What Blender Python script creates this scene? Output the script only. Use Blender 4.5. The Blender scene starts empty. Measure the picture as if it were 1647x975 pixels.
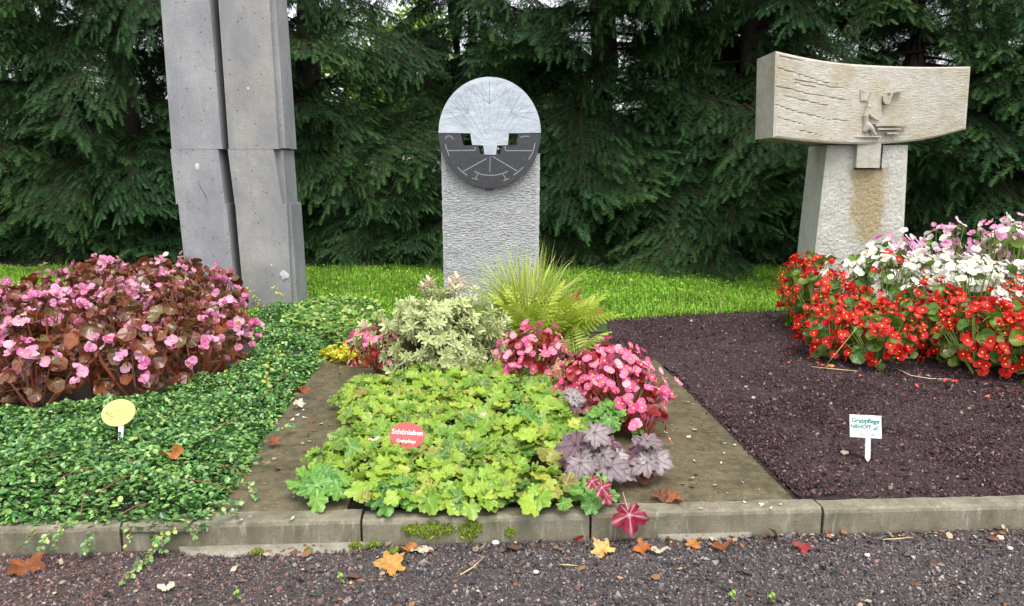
import bpy, math, random
import numpy as np
from mathutils import Vector, Matrix, Euler, noise

random.seed(7); rng = np.random.default_rng(11)
sc = bpy.context.scene
R = math.radians

# ---------------------------------------------------------------- camera, sky, sun, exposure
FPX, CX, CY, CAMH = 1244.0, 823.5, 487.5, 0.75
PITCH = math.atan((CY - 275.0) / FPX)
cam = bpy.data.cameras.new('camera'); camo = bpy.data.objects.new('camera', cam)
sc.collection.objects.link(camo); sc.camera = camo
cam.sensor_width = 36.0; cam.lens = FPX / 1647.0 * 36.0
cam.clip_start = 0.02; cam.clip_end = 600.0
camo.location = (0, 0, CAMH); camo.rotation_euler = (math.pi/2 - PITCH, 0, 0)

SUN_EL, SUN_AZ = R(64), R(158)          # azimuth clockwise from +Y: behind the camera, to the right
w = bpy.data.worlds.new('World'); sc.world = w; w.use_nodes = True
wt = w.node_tree; bg = wt.nodes['Background']
sky = wt.nodes.new('ShaderNodeTexSky'); sky.sky_type = 'NISHITA'; sky.sun_disc = False
sky.sun_elevation = SUN_EL; sky.sun_rotation = SUN_AZ
sky.air_density = 1.0; sky.dust_density = 1.0; sky.ozone_density = 1.0
hs = wt.nodes.new('ShaderNodeHueSaturation'); hs.inputs['Saturation'].default_value = 0.22
wt.links.new(sky.outputs[0], hs.inputs['Color']); wt.links.new(hs.outputs[0], bg.inputs['Color'])
bg.inputs['Strength'].default_value = 0.15
sun = bpy.data.lights.new('sun', 'SUN'); sun.energy = 1.5; sun.angle = R(40); sun.color = (1, 0.965, 0.9)
suno = bpy.data.objects.new('sun', sun); sc.collection.objects.link(suno)
sdir = Vector((math.sin(SUN_AZ)*math.cos(SUN_EL), math.cos(SUN_AZ)*math.cos(SUN_EL), math.sin(SUN_EL)))
suno.rotation_euler = sdir.to_track_quat('Z', 'Y').to_euler()
sc.view_settings.view_transform = 'Standard'; sc.view_settings.look = 'None'
sc.view_settings.gamma = 1.0; sc.view_settings.use_curve_mapping = False
sc.view_settings.exposure = 1.45
sc.cycles.max_bounces = 5; sc.cycles.diffuse_bounces = 3; sc.cycles.glossy_bounces = 2; sc.cycles.transmission_bounces = 3
sc.cycles.caustics_reflective = False; sc.cycles.caustics_refractive = False

# ---------------------------------------------------------------- survey helpers (photo pixel -> metres on a plane)
def ray(px, py):
    x = (px-CX)/FPX; y = (CY-py)/FPX; c, s = math.cos(PITCH), math.sin(PITCH)
    return Vector((x, c + y*s, -s + y*c))
def G(px, py, z=0.055):
    d = ray(px, py); t = (z-CAMH)/d.z
    return Vector((d.x*t, d.y*t, z))
def D(px, py, Y):
    d = ray(px, py); t = Y/d.y
    return Vector((d.x*t, Y, CAMH + d.z*t))

# ---------------------------------------------------------------- object helpers
COL = sc.collection
def put(o, parent=None):
    COL.objects.link(o)
    if parent is not None: o.parent = parent
    return o
def tag(o, label=None, cat=None, group=None, kind=None):
    if label: o['label'] = label
    if cat: o['category'] = cat
    if group: o['group'] = group
    if kind: o['kind'] = kind
    return o
def empty(name, loc=(0, 0, 0)):
    o = bpy.data.objects.new(name, None); o.location = loc; o.empty_display_size = 0.05
    return put(o)
def meshdata(name, V, F, mats, mi=None, col=None, smooth=False):
    """fast mesh from arrays; F is (m,3)/(m,4) array or a list of index lists"""
    me = bpy.data.meshes.new(name)
    V = np.asarray(V, np.float32)
    if isinstance(F, np.ndarray):
        m, k = F.shape; tot = np.full(m, k, np.int32); flat = F.astype(np.int32).ravel()
    else:
        tot = np.array([len(f) for f in F], np.int32); flat = np.array([i for f in F for i in f], np.int32)
    start = np.concatenate([[0], np.cumsum(tot)[:-1]]).astype(np.int32)
    me.vertices.add(len(V)); me.vertices.foreach_set('co', V.ravel())
    me.loops.add(len(flat)); me.loops.foreach_set('vertex_index', flat)
    me.polygons.add(len(tot)); me.polygons.foreach_set('loop_start', start); me.polygons.foreach_set('loop_total', tot)
    for mt in mats: me.materials.append(mt)
    if mi is not None: me.polygons.foreach_set('material_index', np.asarray(mi, np.int32))
    me.polygons.foreach_set('use_smooth', np.full(len(tot), bool(smooth)))
    if col is not None:
        a = me.color_attributes.new('Col', 'FLOAT_COLOR', 'POINT')
        c = np.asarray(col, np.float32)
        if c.shape[1] == 3: c = np.hstack([c, np.ones((len(c), 1), np.float32)])
        a.data.foreach_set('color', c.ravel())
    me.update(calc_edges=True); me.validate()
    return me
def mobj(name, me, parent=None):
    return put(bpy.data.objects.new(name, me), parent)

class MB:
    def __init__(s): s.V = []; s.F = []; s.M = []; s.C = []
    def add(s, V, F, mi=0, col=(1, 1, 1)):
        b = len(s.V); s.V += [tuple(v) for v in V]
        percol = len(col) == len(V) and len(V) and hasattr(col[0], '__len__')
        s.C += [tuple(c) for c in col] if percol else [tuple(col)]*len(V)
        s.F += [[i+b for i in f] for f in F]; s.M += [mi]*len(F)
    def box(s, lo, hi, mi=0, mat=None, col=(1, 1, 1), bev=0.0):
        x0, y0, z0 = lo; x1, y1, z1 = hi; b = bev
        if b <= 0:
            V = [(x0,y0,z0),(x1,y0,z0),(x1,y1,z0),(x0,y1,z0),(x0,y0,z1),(x1,y0,z1),(x1,y1,z1),(x0,y1,z1)]
            F = [(0,3,2,1),(4,5,6,7),(0,1,5,4),(1,2,6,5),(2,3,7,6),(3,0,4,7)]
        else:
            V = [(x0,y0,z0),(x1,y0,z0),(x1,y1,z0),(x0,y1,z0),(x0,y0,z1-b),(x1,y0,z1-b),(x1,y1,z1-b),(x0,y1,z1-b),
                 (x0+b,y0+b,z1),(x1-b,y0+b,z1),(x1-b,y1-b,z1),(x0+b,y1-b,z1)]
            F = [(0,3,2,1),(0,1,5,4),(1,2,6,5),(2,3,7,6),(3,0,4,7),(4,5,9,8),(5,6,10,9),(6,7,11,10),(7,4,8,11),(8,9,10,11)]
        if mat is not None: V = [mat @ Vector(v) for v in V]
        s.add(V, F, mi, col)
    def tube(s, P, rad, n=5, mi=0, col=(1, 1, 1), cap=True):
        P = [Vector(p) for p in P]; V = []
        if not hasattr(rad, '__len__'): rad = [rad]*len(P)
        for i, p in enumerate(P):
            t = (P[min(i+1, len(P)-1)] - P[max(i-1, 0)]).normalized()
            a = t.cross(Vector((0, 0, 1)))
            if a.length < 1e-3: a = Vector((1, 0, 0))
            a.normalize(); b = t.cross(a)
            for k in range(n):
                th = 2*math.pi*k/n; V.append(p + (a*math.cos(th) + b*math.sin(th))*rad[i])
        F = [(i*n+k, i*n+(k+1) % n, (i+1)*n+(k+1) % n, (i+1)*n+k) for i in range(len(P)-1) for k in range(n)]
        if cap: F += [tuple(range(n))[::-1], tuple(range((len(P)-1)*n, len(P)*n))]
        s.add(V, F, mi, col)
    def prism(s, poly, fn, t0, t1, mi=0, col=(1, 1, 1)):
        """extrude 2-D polygon (list of (a,b)) between t0 and t1, fn(a,b,t)->xyz"""
        n = len(poly)
        V = [fn(a, b, t0) for a, b in poly] + [fn(a, b, t1) for a, b in poly]
        F = [tuple(range(n)), tuple(range(2*n-1, n-1, -1))] + [(i, i+n, (i+1) % n+n, (i+1) % n) for i in range(n)]
        s.add(V, F, mi, col)
    def mesh(s, name, mats, smooth=False):
        return meshdata(name, s.V, s.F, mats, s.M, s.C, smooth)
    def build(s, name, mats, parent=None, smooth=False):
        return mobj(name, s.mesh(name, mats if isinstance(mats, (list, tuple)) else [mats], smooth), parent)

def frame(pos, normal, up=(0, 0, 1), s=1.0, spin=0.0):
    """matrix whose local Z is normal and local Y leans to `up` seen along the surface"""
    z = Vector(normal).normalized(); y = Vector(up) - z*Vector(up).dot(z)
    if y.length < 1e-4: y = Vector((0, 1, 0)) - z*z.y
    y.normalize(); x = y.cross(z)
    m = Matrix((x, y, z)).transposed().to_4x4() @ Matrix.Rotation(spin, 4, 'Z') @ Matrix.Scale(s, 4)
    m.translation = Vector(pos); return m
def inst(name, me, parent, M):
    o = bpy.data.objects.new(name, me); COL.objects.link(o); o.parent = parent
    o.matrix_local = M
    return o
def inpoly(pts, poly):
    x, y = pts[:, 0], pts[:, 1]; ins = np.zeros(len(pts), bool); dist = np.full(len(pts), 1e9)
    n = len(poly)
    for i in range(n):
        x0, y0 = poly[i]; x1, y1 = poly[(i+1) % n]
        c = ((y0 > y) != (y1 > y)) & (x < (x1-x0)*(y-y0)/(y1-y0+1e-12)+x0)
        ins ^= c
        dx, dy = x1-x0, y1-y0; t = np.clip(((x-x0)*dx+(y-y0)*dy)/(dx*dx+dy*dy+1e-12), 0, 1)
        dist = np.minimum(dist, np.hypot(x-x0-t*dx, y-y0-t*dy))
    return ins, dist
def scatter(poly, n):
    a = np.array(poly); lo, hi = a.min(0), a.max(0)
    area = abs(sum(poly[i][0]*poly[(i+1) % len(poly)][1]-poly[(i+1) % len(poly)][0]*poly[i][1] for i in range(len(poly))))/2
    k = int(n*np.prod(hi-lo)/area*1.05)+20
    p = rng.uniform(lo, hi, (k, 2)); ins, d = inpoly(p, poly)
    p, d = p[ins], d[ins]
    return p[:n], d[:n]
def rotmats(n, tilt=None):
    """random rotation matrices (n,3,3); tilt limits the lean of local Z from vertical"""
    az = rng.uniform(0, 2*np.pi, n)
    ti = np.arccos(rng.uniform(-1, 1, n)) if tilt is None else np.abs(rng.normal(0, tilt, n))
    sp = rng.uniform(0, 2*np.pi, n)
    ca, sa, ct, st, cs, ss = np.cos(az), np.sin(az), np.cos(ti), np.sin(ti), np.cos(sp), np.sin(sp)
    Z = np.zeros(n); O = np.ones(n)
    A = np.stack([np.stack([ca, -sa, Z], -1), np.stack([sa, ca, Z], -1), np.stack([Z, Z, O], -1)], 1)
    B = np.stack([np.stack([ct, Z, st], -1), np.stack([Z, O, Z], -1), np.stack([-st, Z, ct], -1)], 1)
    C = np.stack([np.stack([cs, -ss, Z], -1), np.stack([ss, cs, Z], -1), np.stack([Z, Z, O], -1)], 1)
    return A @ B @ C
def clones(V0, F0, pos, rot, scale):
    """numpy copies of a small mesh -> V, F, (index of copy per vertex)"""
    n, k = len(pos), len(V0)
    sc_ = np.asarray(scale); sc_ = sc_.reshape(n, 1, -1) if sc_.ndim > 1 else sc_.reshape(n, 1, 1)
    V = np.einsum('nij,nkj->nki', rot, np.asarray(V0)[None]*sc_) + np.asarray(pos)[:, None]
    F = (np.asarray(F0)[None] + (np.arange(n)*k)[:, None, None]).reshape(-1, len(F0[0]))
    return V.reshape(-1, 3), F, np.repeat(np.arange(n), k)
def fbm(x, y, seed=0.0, oct=4):
    return noise.fractal(Vector((x, y, seed)), 1.0, 2.0, oct)

# ---------------------------------------------------------------- materials
def newmat(name):
    m = bpy.data.materials.new(name); m.use_nodes = True; nt = m.node_tree
    return m, nt, nt.nodes['Principled BSDF'], nt.nodes['Material Output']
def nd(nt, typ, **kw):
    n = nt.nodes.new(typ)
    for k, v in kw.items():
        if k in n.inputs: n.inputs[k].default_value = v
        else: setattr(n, k, v)
    return n
def ramp(nt, fac, stops):
    r = nt.nodes.new('ShaderNodeValToRGB'); e = r.color_ramp.elements
    while len(e) < len(stops): e.new(0.5)
    for el, (p, c) in zip(e, stops): el.position = p; el.color = (*c, 1)
    nt.links.new(fac, r.inputs[0]); return r.outputs[0]
def mix(nt, fac, a, b, mode='MIX'):
    n = nt.nodes.new('ShaderNodeMix'); n.data_type = 'RGBA'; n.blend_type = mode
    for s_, v in ((n.inputs[0], fac), (n.inputs[6], a), (n.inputs[7], b)):
        if hasattr(v, 'is_linked') or hasattr(v, 'links'): nt.links.new(v, s_)
        elif isinstance(v, (int, float)): s_.default_value = v
        else: s_.default_value = (*v, 1)
    return n.outputs[2]
def coords(nt, scale=(1, 1, 1)):
    t = nt.nodes.new('ShaderNodeTexCoord'); mp = nt.nodes.new('ShaderNodeMapping'); mp.inputs['Scale'].default_value = scale
    nt.links.new(t.outputs['Object'], mp.inputs['Vector']); return mp.outputs[0]
def tex(nt, vec, scale, detail=5, rough=0.55, typ='ShaderNodeTexNoise'):
    n = nt.nodes.new(typ); n.inputs['Scale'].default_value = scale
    if 'Detail' in n.inputs: n.inputs['Detail'].default_value = detail
    if 'Roughness' in n.inputs: n.inputs['Roughness'].default_value = rough
    nt.links.new(vec, n.inputs['Vector']); return n.outputs['Fac' if 'Fac' in n.outputs else 'Distance']
def bump(nt, bs, h, strength=0.4, dist=0.004):
    b = nt.nodes.new('ShaderNodeBump'); b.inputs['Strength'].default_value = strength; b.inputs['Distance'].default_value = dist
    nt.links.new(h, b.inputs['Height']); nt.links.new(b.outputs[0], bs.inputs['Normal'])
def stone(name, c0, c1, rough=0.8, s=(1, 1, 1), n1=6, n2=120, speck=None, bstr=0.4, bdist=0.003, extra=None):
    """mottled mineral surface: two-scale noise colour, speckle and fine relief"""
    m, nt, bs, out = newmat(name); v = coords(nt, s)
    a = tex(nt, v, n1, 6, 0.6); f = tex(nt, v, n2, 3, 0.7)
    c = ramp(nt, a, [(0.3, c0), (0.7, c1)])
    c = mix(nt, 0.55, c, ramp(nt, f, [(0.32, (0.45, 0.45, 0.45)), (0.68, (1, 1, 1))]), 'MULTIPLY')
    if speck:
        sp = tex(nt, v, speck[0], 2, 0.5)
        c = mix(nt, ramp(nt, sp, [(speck[2], (0, 0, 0)), (speck[2]+0.04, (1, 1, 1))]), c, speck[1])
    if extra: c = extra(nt, c)
    nt.links.new(c, bs.inputs['Base Color']); bs.inputs['Roughness'].default_value = rough
    bump(nt, bs, f, bstr, bdist); return m
def leafmat(name, stops, rough=0.4, trans=0.25, veincol=None, attr=False, var=1.0, edge=None, spec=0.3):
    """leaf: colour by object random (or by the Col attribute); Col.r of a leaf mesh marks its veins, Col.g its margin"""
    m, nt, bs, out = newmat(name)
    if attr:
        a = nt.nodes.new('ShaderNodeAttribute'); a.attribute_name = 'Col'; c = a.outputs['Color']
    else:
        oi = nt.nodes.new('ShaderNodeObjectInfo'); c = ramp(nt, oi.outputs['Random'], stops)
        v = coords(nt); n = tex(nt, v, 5, 5)
        c = mix(nt, 0.6*var, c, ramp(nt, n, [(0.3, (0.5, 0.55, 0.5)), (0.7, (1.2, 1.15, 1.0))]), 'MULTIPLY')
        if veincol or edge:
            a = nt.nodes.new('ShaderNodeAttribute'); a.attribute_name = 'Col'
            s_ = nt.nodes.new('ShaderNodeSeparateColor'); nt.links.new(a.outputs['Color'], s_.inputs[0])
            if veincol: c = mix(nt, s_.outputs[0], c, veincol)
            if edge: c = mix(nt, s_.outputs[1], c, edge)
    nt.links.new(c, bs.inputs['Base Color']); bs.inputs['Roughness'].default_value = rough; bs.inputs['Specular IOR Level'].default_value = spec
    if trans > 0:
        t = nt.nodes.new('ShaderNodeBsdfTranslucent'); nt.links.new(c, t.inputs['Color'])
        ms = nt.nodes.new('ShaderNodeMixShader'); ms.inputs[0].default_value = trans
        nt.links.new(bs.outputs[0], ms.inputs[1]); nt.links.new(t.outputs[0], ms.inputs[2])
        nt.links.new(ms.outputs[0], out.inputs['Surface'])
    return m
def plain(name, c, rough=0.6, spec=0.5):
    m, nt, bs, out = newmat(name); v = coords(nt); n = tex(nt, v, 90, 3)
    cc = mix(nt, 0.35, c, ramp(nt, n, [(0.3, (0.6, 0.6, 0.6)), (0.7, (1.1, 1.1, 1.1))]), 'MULTIPLY')
    nt.links.new(cc, bs.inputs['Base Color']); bs.inputs['Roughness'].default_value = rough
    bs.inputs['Specular IOR Level'].default_value = spec; return m
M_ATTR = leafmat('grain_colour', None, 0.75, 0, attr=True)
M_LEAFATTR = leafmat('foliage_colour', None, 0.42, 0.25, attr=True)

# ================================================================ THE SETTING
KZ = 0.056                                  # level of kerb top, slabs and beds above the gravel path
K0, K1 = G(0, 893, 0), G(1647, 850, 0)      # foot of the kerb
KU = (K1-K0).normalized(); KN = Vector((-KU.y, KU.x, 0))
def K(u, v, z=0.0):                         # along the kerb from its left end in view, and back from its face
    p = K0 + KU*u + KN*v; return Vector((p.x, p.y, z))
def Ku(px, py=870):                          # distance along the kerb of a photo column
    p = G(px, py, 0.0); return (p-K0).dot(KU)
def sheet(name, pts, z, mat):
    o = mobj(name, meshdata(name, [(p[0], p[1], z) for p in pts], [list(range(len(pts)))], [mat]))
    return tag(o, kind='structure')
M_EARTH = stone('earth', (0.03, 0.022, 0.014), (0.06, 0.045, 0.025), 0.95, n1=3, n2=60, bstr=0.8, bdist=0.01)
M_GRAVELBED = stone('path_fines', (0.045, 0.036, 0.034), (0.085, 0.07, 0.066), 0.9, n1=8, n2=300, bstr=0.9, bdist=0.004)
M_MULCHBED = stone('lava_fines', (0.024, 0.012, 0.012), (0.045, 0.023, 0.023), 0.9, n1=9, n2=320, bstr=0.9, bdist=0.004)
M_TURF = stone('turf', (0.03, 0.06, 0.012), (0.05, 0.10, 0.02), 0.95, n1=6, n2=90, bstr=0.8, bdist=0.01)
M_NEEDLEFLOOR = stone('needle_floor', (0.022, 0.014, 0.009), (0.045, 0.028, 0.018), 0.95, n1=4, n2=150, bstr=0.9, bdist=0.01)
sheet('ground', [(-250, -250), (250, -250), (250, 400), (-250, 400)], -0.02, M_EARTH)
sheet('gravel_path', [K(-6, 0.02), K(8, 0.02), K(8, -6), K(-6, -6)][::-1], 0.0, M_GRAVELBED)
sheet('bed_soil', [K(-6, 0.04), K(8, 0.04), K(8, 2.6), K(-6, 2.6)], 0.044, M_EARTH)
sheet('lawn', [(-9, 3.35), (9, 3.35), (9, 5.75), (-9, 5.75)], 0.048, M_TURF)
sheet('woodland_floor', [(-14, 5.4), (14, 5.4), (14, 30), (-14, 30)], 0.052, M_NEEDLEFLOOR)

# loose grains: a real chip of stone each
OCT_V = np.array([(1,0,0),(-1,0,0),(0,1,0),(0,-1,0),(0,0,1),(0,0,-1)], float)
OCT_F = [(0,2,4),(2,1,4),(1,3,4),(3,0,4),(2,0,5),(1,2,5),(3,1,5),(0,3,5)]
def grains(name, pts, z, size, pal, spread=0.35, mat=None):
    n = len(pts); V0 = OCT_V + rng.normal(0, .12, OCT_V.shape)
    s = size*np.exp(rng.normal(0, spread, n))[:, None]*np.stack([rng.uniform(.7, 1.3, n), rng.uniform(.6, 1.1, n), rng.uniform(.45, .9, n)], 1)
    P = np.column_stack([pts, np.asarray(z) + s[:, 2]*rng.uniform(.1, .8, n)])
    V, F, idx = clones(V0, OCT_F, P, rotmats(n), s)
    pal_c = np.array([p[0] for p in pal]); pw = np.array([p[1] for p in pal]); pw = pw/pw.sum()
    c = pal_c[rng.choice(len(pal), n, p=pw)]*np.exp(rng.normal(0, .25, n))[:, None]
    return mobj(name, meshdata(name, V, F, [mat or M_ATTR], col=c[idx]))
def quadpoly(u0, u1, v0, v1): return [tuple(K(u, v))[:2] for u, v in ((u0, v0), (u1, v0), (u1, v1), (u0, v1))]
pal_grey = [((.095,.083,.083), 5), ((.05,.043,.045), 5), ((.16,.135,.125), 3.5), ((.13,.078,.065), 2.2), ((.27,.235,.22), .8), ((.022,.02,.022), 2.4)]
pal_red = [((.135,.07,.06), 5), ((.075,.042,.04), 4), ((.19,.125,.11), 2.4), ((.04,.03,.03), 2), ((.24,.2,.19), .5)]
p, _ = scatter(quadpoly(-.6, 3.2, -.46, -.004), 100000)
# the stones along the left stretch of the path are redder
xx = (p - np.array(K0)[:2]) @ np.array(KU)[:2]; red = rng.random(len(p)) < np.clip(1.15 - xx/0.75, 0, .9)
bank = np.zeros(len(p))
g = grains('path_gravel', p[~red], bank[~red], .0022, pal_grey, .42); tag(g, 'loose grey brown gravel of the path below the kerb', 'gravel', kind='stuff')
g = grains('red_path_gravel', p[red], bank[red], .0022, pal_red, .42); tag(g, 'reddish gravel of the path at lower left', 'gravel', kind='stuff')

# ---- kerb: five stones with open joints
def concrete_extra(nt, c):
    v = coords(nt, (9, 9, 3)); a = tex(nt, v, 2.2, 6, .65)
    c = mix(nt, ramp(nt, a, [(.44, (0, 0, 0)), (.66, (.75, .75, .75))]), c, (.085, .075, .042))
    b = tex(nt, coords(nt, (26, 26, 5)), 3, 4)
    c = mix(nt, ramp(nt, b, [(.58, (0, 0, 0)), (.7, (.55, .55, .55))]), c, (.30, .28, .23))
    g_ = tex(nt, coords(nt, (1, 1, 2)), 13, 6, .7)
    return mix(nt, ramp(nt, g_, [(.55, (0, 0, 0)), (.68, (.7, .7, .7))]), c, (.075, .085, .03))
M_KERB = stone('kerb_concrete', (.165,.142,.095), (.25,.222,.16), .75, n1=14, n2=240, bstr=.5, bdist=.002, extra=concrete_extra)
M_JOINT = plain('joint_mortar', (.035,.03,.025), .95)
joints = [-.9, Ku(193, 892), Ku(580, 885), Ku(950, 870), Ku(1325, 862), Ku(1647)+.12, Ku(1647)+.72, Ku(1647)+1.32]
for i in range(7):
    a, b = joints[i]+.0025, joints[i+1]-.0025; nu, prof = 44, [(0,-.03),(0,.045),(.0025,.0515),(.007,.0555),(.024,.0565),(.046,.0555),(.05,.03)]
    dz = [.0, .0012, -.001, .001, -.0005, .001, 0][i]; dv = [0, .002, 0, .0015, -.001, 0, .001][i]
    V = []; F = []
    for j in range(nu+1):
        u = a+(b-a)*j/nu
        for k, (v, z) in enumerate(prof):
            e = fbm(u*22, k*1.3, 3.0+i)*.0013 + (fbm(u*70, k*2.1, 8.0)*.0016 if 2 <= k <= 3 else 0)
            V.append(K(u, v+dv+e, z+dz+(e if k > 1 else 0)))
    m = len(prof)
    F = [(j*m+k, (j+1)*m+k, (j+1)*m+k+1, j*m+k+1) for j in range(nu) for k in range(m-1)]
    F += [tuple(range(m)), tuple(range(nu*m+m-1, nu*m-1, -1))]
    o = mobj('kerb_stone', meshdata('kerb_stone', V, F, [M_KERB], smooth=False))
    tag(o, ['concrete kerb stone at left end, half hidden by trailing cotoneaster', 'concrete kerb stone with twigs hanging over its left half, before left paving path',
            'mossy concrete kerb stone in front of the lime green leaves', 'concrete kerb stone under the hanging burgundy leaf, before right paving path',
            'concrete kerb stone at right end, before the dark red lava bed', 'concrete kerb stone just beyond the right edge of the picture', 'outermost concrete kerb stone on the right'][i], 'kerb stone', 'concrete kerb stones along the path')
# concrete footing showing at the foot of the kerb
M_FOOT = stone('footing', (.20,.18,.13), (.33,.31,.25), .85, n1=18, n2=200, bstr=.7, bdist=.004)
def footing(u0, u1, wd, label):
    V = []; n = 26
    for j in range(n+1):
        t = j/n; u = u0+(u1-u0)*t; e = math.sin(math.pi*t)**.4*wd*(.8+.35*fbm(u*30, 0, 2.2))
        V += [K(u, .004, .0075), K(u, -max(e, .002)*.6, .0066), K(u, -max(e, .002), -.004)]
    F = [(j*3+k, (j)*3+k+1, (j+1)*3+k+1, (j+1)*3+k) for j in range(n) for k in range(2)]
    tag(mobj('kerb_footing', meshdata('kerb_footing', V, F, [M_FOOT])), label, 'footing')
footing(Ku(300), Ku(612), .05, 'pale rough concrete footing at the foot of the kerb, left of the yellow leaf')
footing(Ku(1060), Ku(1215), .022, 'thin pale strip of footing below the kerb at right of the burgundy leaf')

# ---- paving slabs of the two side paths
def slab_extra(nt, c):
    v = coords(nt); a = tex(nt, v, 9, 8, .78)
    c = mix(nt, ramp(nt, a, [(.40, (0, 0, 0)), (.60, (.9, .9, .9))]), c, (.055, .044, .021))
    b = tex(nt, v, 34, 7, .75)
    return mix(nt, ramp(nt, b, [(.46, (0, 0, 0)), (.70, (.7, .7, .7))]), c, (.17, .15, .075))
M_SLAB = stone('wet_paving', (.10,.08,.042), (.15,.122,.068), .5, n1=10, n2=170, bstr=.8, bdist=.003, speck=(150, (.24,.21,.13), .66), extra=slab_extra)
def slabs(name, quads, labels):
    base = None
    for i, (q, lab) in enumerate(zip(quads, labels)):
        V = []; F = []; n = 12
        for a in range(n+1):
            for b in range(n+1):
                s_, t = a/n, b/n
                p_ = (q[0]*(1-s_)+q[1]*s_)*(1-t)+(q[3]*(1-s_)+q[2]*s_)*t
                edge = min(a, n-a, b, n-b) == 0
                V.append((p_.x, p_.y, KZ - .0005 + fbm(p_.x*9, p_.y*9, 5)*.0012 - (.002 if edge else 0)))
        F = [(a*(n+1)+b, (a+1)*(n+1)+b, (a+1)*(n+1)+b+1, a*(n+1)+b+1) for a in range(n) for b in range(n)]
        rim = [a*(n+1) for a in range(n+1)] + [n*(n+1)+b for b in range(1, n+1)] + [a*(n+1)+n for a in range(n-1, -1, -1)] + [b for b in range(n-1, 0, -1)]
        k = len(V); V += [(V[r_][0], V[r_][1], .045) for r_ in rim]
        F += [(rim[j], k+j, k+(j+1) % len(rim), rim[(j+1) % len(rim)]) for j in range(len(rim))]
        o = mobj(name, meshdata(name, V, F, [M_SLAB])); tag(o, lab, 'paving slab', 'paving slabs beside the middle grave')
LU0, LU1, RU0, RU1 = Ku(325, 880), Ku(520, 880), Ku(1052, 868), Ku(1290, 862)
def vrow(px, py): return (G(px, py, KZ)-K0).dot(KN)
def urow(px, py): return (G(px, py, KZ)-K0).dot(KU)
lv = [.053, vrow(520, 714), vrow(530, 632), vrow(545, 560)]
rv = [.053, vrow(1115, 695), vrow(1060, 577)]
def Q(ua0, ub0, ua1, ub1, v0, v1): return [K(ua0, v0), K(ub0, v0), K(ub1, v1), K(ua1, v1)]
ul = [(LU0, LU1)]*4
slabs('paving_slab', [Q(LU0, LU1+.04, LU0, LU1+.04, lv[i]+.0015, lv[i+1]-.0015) for i in range(3)],
      ['wet brown paving slab of the left path, at the kerb', 'wet brown paving slab of the left path, second from the kerb', 'wet brown paving slab at the far end of the left path'])
re = [urow(1283, 808), urow(1172, 695), urow(1062, 585)]
slabs('paving_slab', [Q(RU0-.06, re[0], RU0-.06, re[1], rv[0]+.0015, rv[1]-.0015), Q(RU0-.06, re[1], RU0-.06, re[2], rv[1]+.0015, rv[2])],
      ['wet mossy paving slab of the right path, at the kerb', 'wet mossy paving slab of the right path, farther from the kerb'])

# ---- bed of dark red lava chips around the red begonias
lava = [tuple(G(px, py, .05))[:2] for px, py in ((1291, 806), (1178, 692), (1085, 600), (1055, 584), (1015, 577), (985, 560), (975, 515), (1100, 506), (1260, 500), (1500, 490))]
lava += [tuple(K(Ku(1647)+1.3, 1.9))[:2], tuple(K(Ku(1647)+1.3, .052))[:2]]
o = mobj('lava_bed', meshdata('lava_bed', [(x, y, .0525) for x, y in lava], [list(range(len(lava)))[::-1]], [M_MULCHBED])); tag(o, kind='structure')
pal_lava = [((.052,.024,.026), 6), ((.028,.013,.015), 5), ((.085,.042,.043), 3), ((.13,.085,.08), 1.3), ((.22,.17,.155), .3), ((.013,.008,.009), 2.5)]
p, d = scatter(lava, 190000)
far = p[:, 1]; keep = rng.random(len(p)) < np.clip(1.9/far, .3, 1)**1.4; p, d = p[keep], d[keep]
hz = np.array([fbm(x*2.6, y*2.6, 1.5)*.012 + fbm(x*9, y*9, 4.)*.004 for x, y in p])
z = .0535 + np.clip(hz, -.002, .02)
tag(grains('lava_chips', p, z, .0025, pal_lava, .42), 'dark red brown lava chips covering the right hand bed', 'lava chips', kind='stuff')
# a few strays over the slab edge and kerb
e0, e1 = np.array(lava[0]), np.array(lava[2]); t = rng.random(520)[:, None]
ps = e0*(1-t)+e1*t + np.column_stack([-np.abs(rng.normal(0, .011, 520)), rng.normal(0, .01, 520)])
tag(grains('spilled_chips', ps, KZ, .0028, pal_lava), 'dark chips spilled along the edge of the right path', 'lava chips', kind='stuff')

# ---- lawn grass
def grass(name, poly, n, h, pal, wd=.0035, clump=0.6, z0=.048):
    p, d = scatter(poly, n); n = len(p)
    hh = h*np.exp(rng.normal(0, .3, n))*np.array([1+clump*fbm(x*3.2, y*3.2, 2.0) for x, y in p])
    az = rng.uniform(0, 2*np.pi, n); lean = np.abs(rng.normal(.45, .28, n)); ww = wd*rng.uniform(.6, 1.5, n)
    dx, dy = np.cos(az), np.sin(az); sx, sy = -dy, dx
    B = np.column_stack([p, np.full(n, z0)])
    side = np.column_stack([sx, sy, np.zeros(n)])*ww[:, None]
    m1 = B + np.column_stack([dx*lean*hh*.25, dy*lean*hh*.25, hh*.6]); m2 = B + np.column_stack([dx*lean*hh*.9, dy*lean*hh*.9, hh*(1-.25*lean)])
    V = np.stack([B-side*.7, B+side*.7, m1+side, m1-side, m2], 1).reshape(-1, 3)
    i = (np.arange(n)*5)[:, None]
    F = np.concatenate([i+np.array([0, 1, 2]), i+np.array([0, 2, 3]), i+np.array([3, 2, 4])])
    pc = np.array(pal); c = pc[rng.integers(0, len(pal), n)]*np.exp(rng.normal(0, .2, n))[:, None]
    c = c*np.array([1+.45*fbm(x*1.7, y*3.1, 9.) for x, y in p])[:, None]; dry = rng.random(n) < .04; c[dry] = (.34, .30, .12)  # broad patches put some shade into the blade colour; a few blades are dry
    c = np.repeat(c, 5, 0)
    return mobj(name, meshdata(name, V, F, [M_LEAFATTR], col=c))
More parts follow.
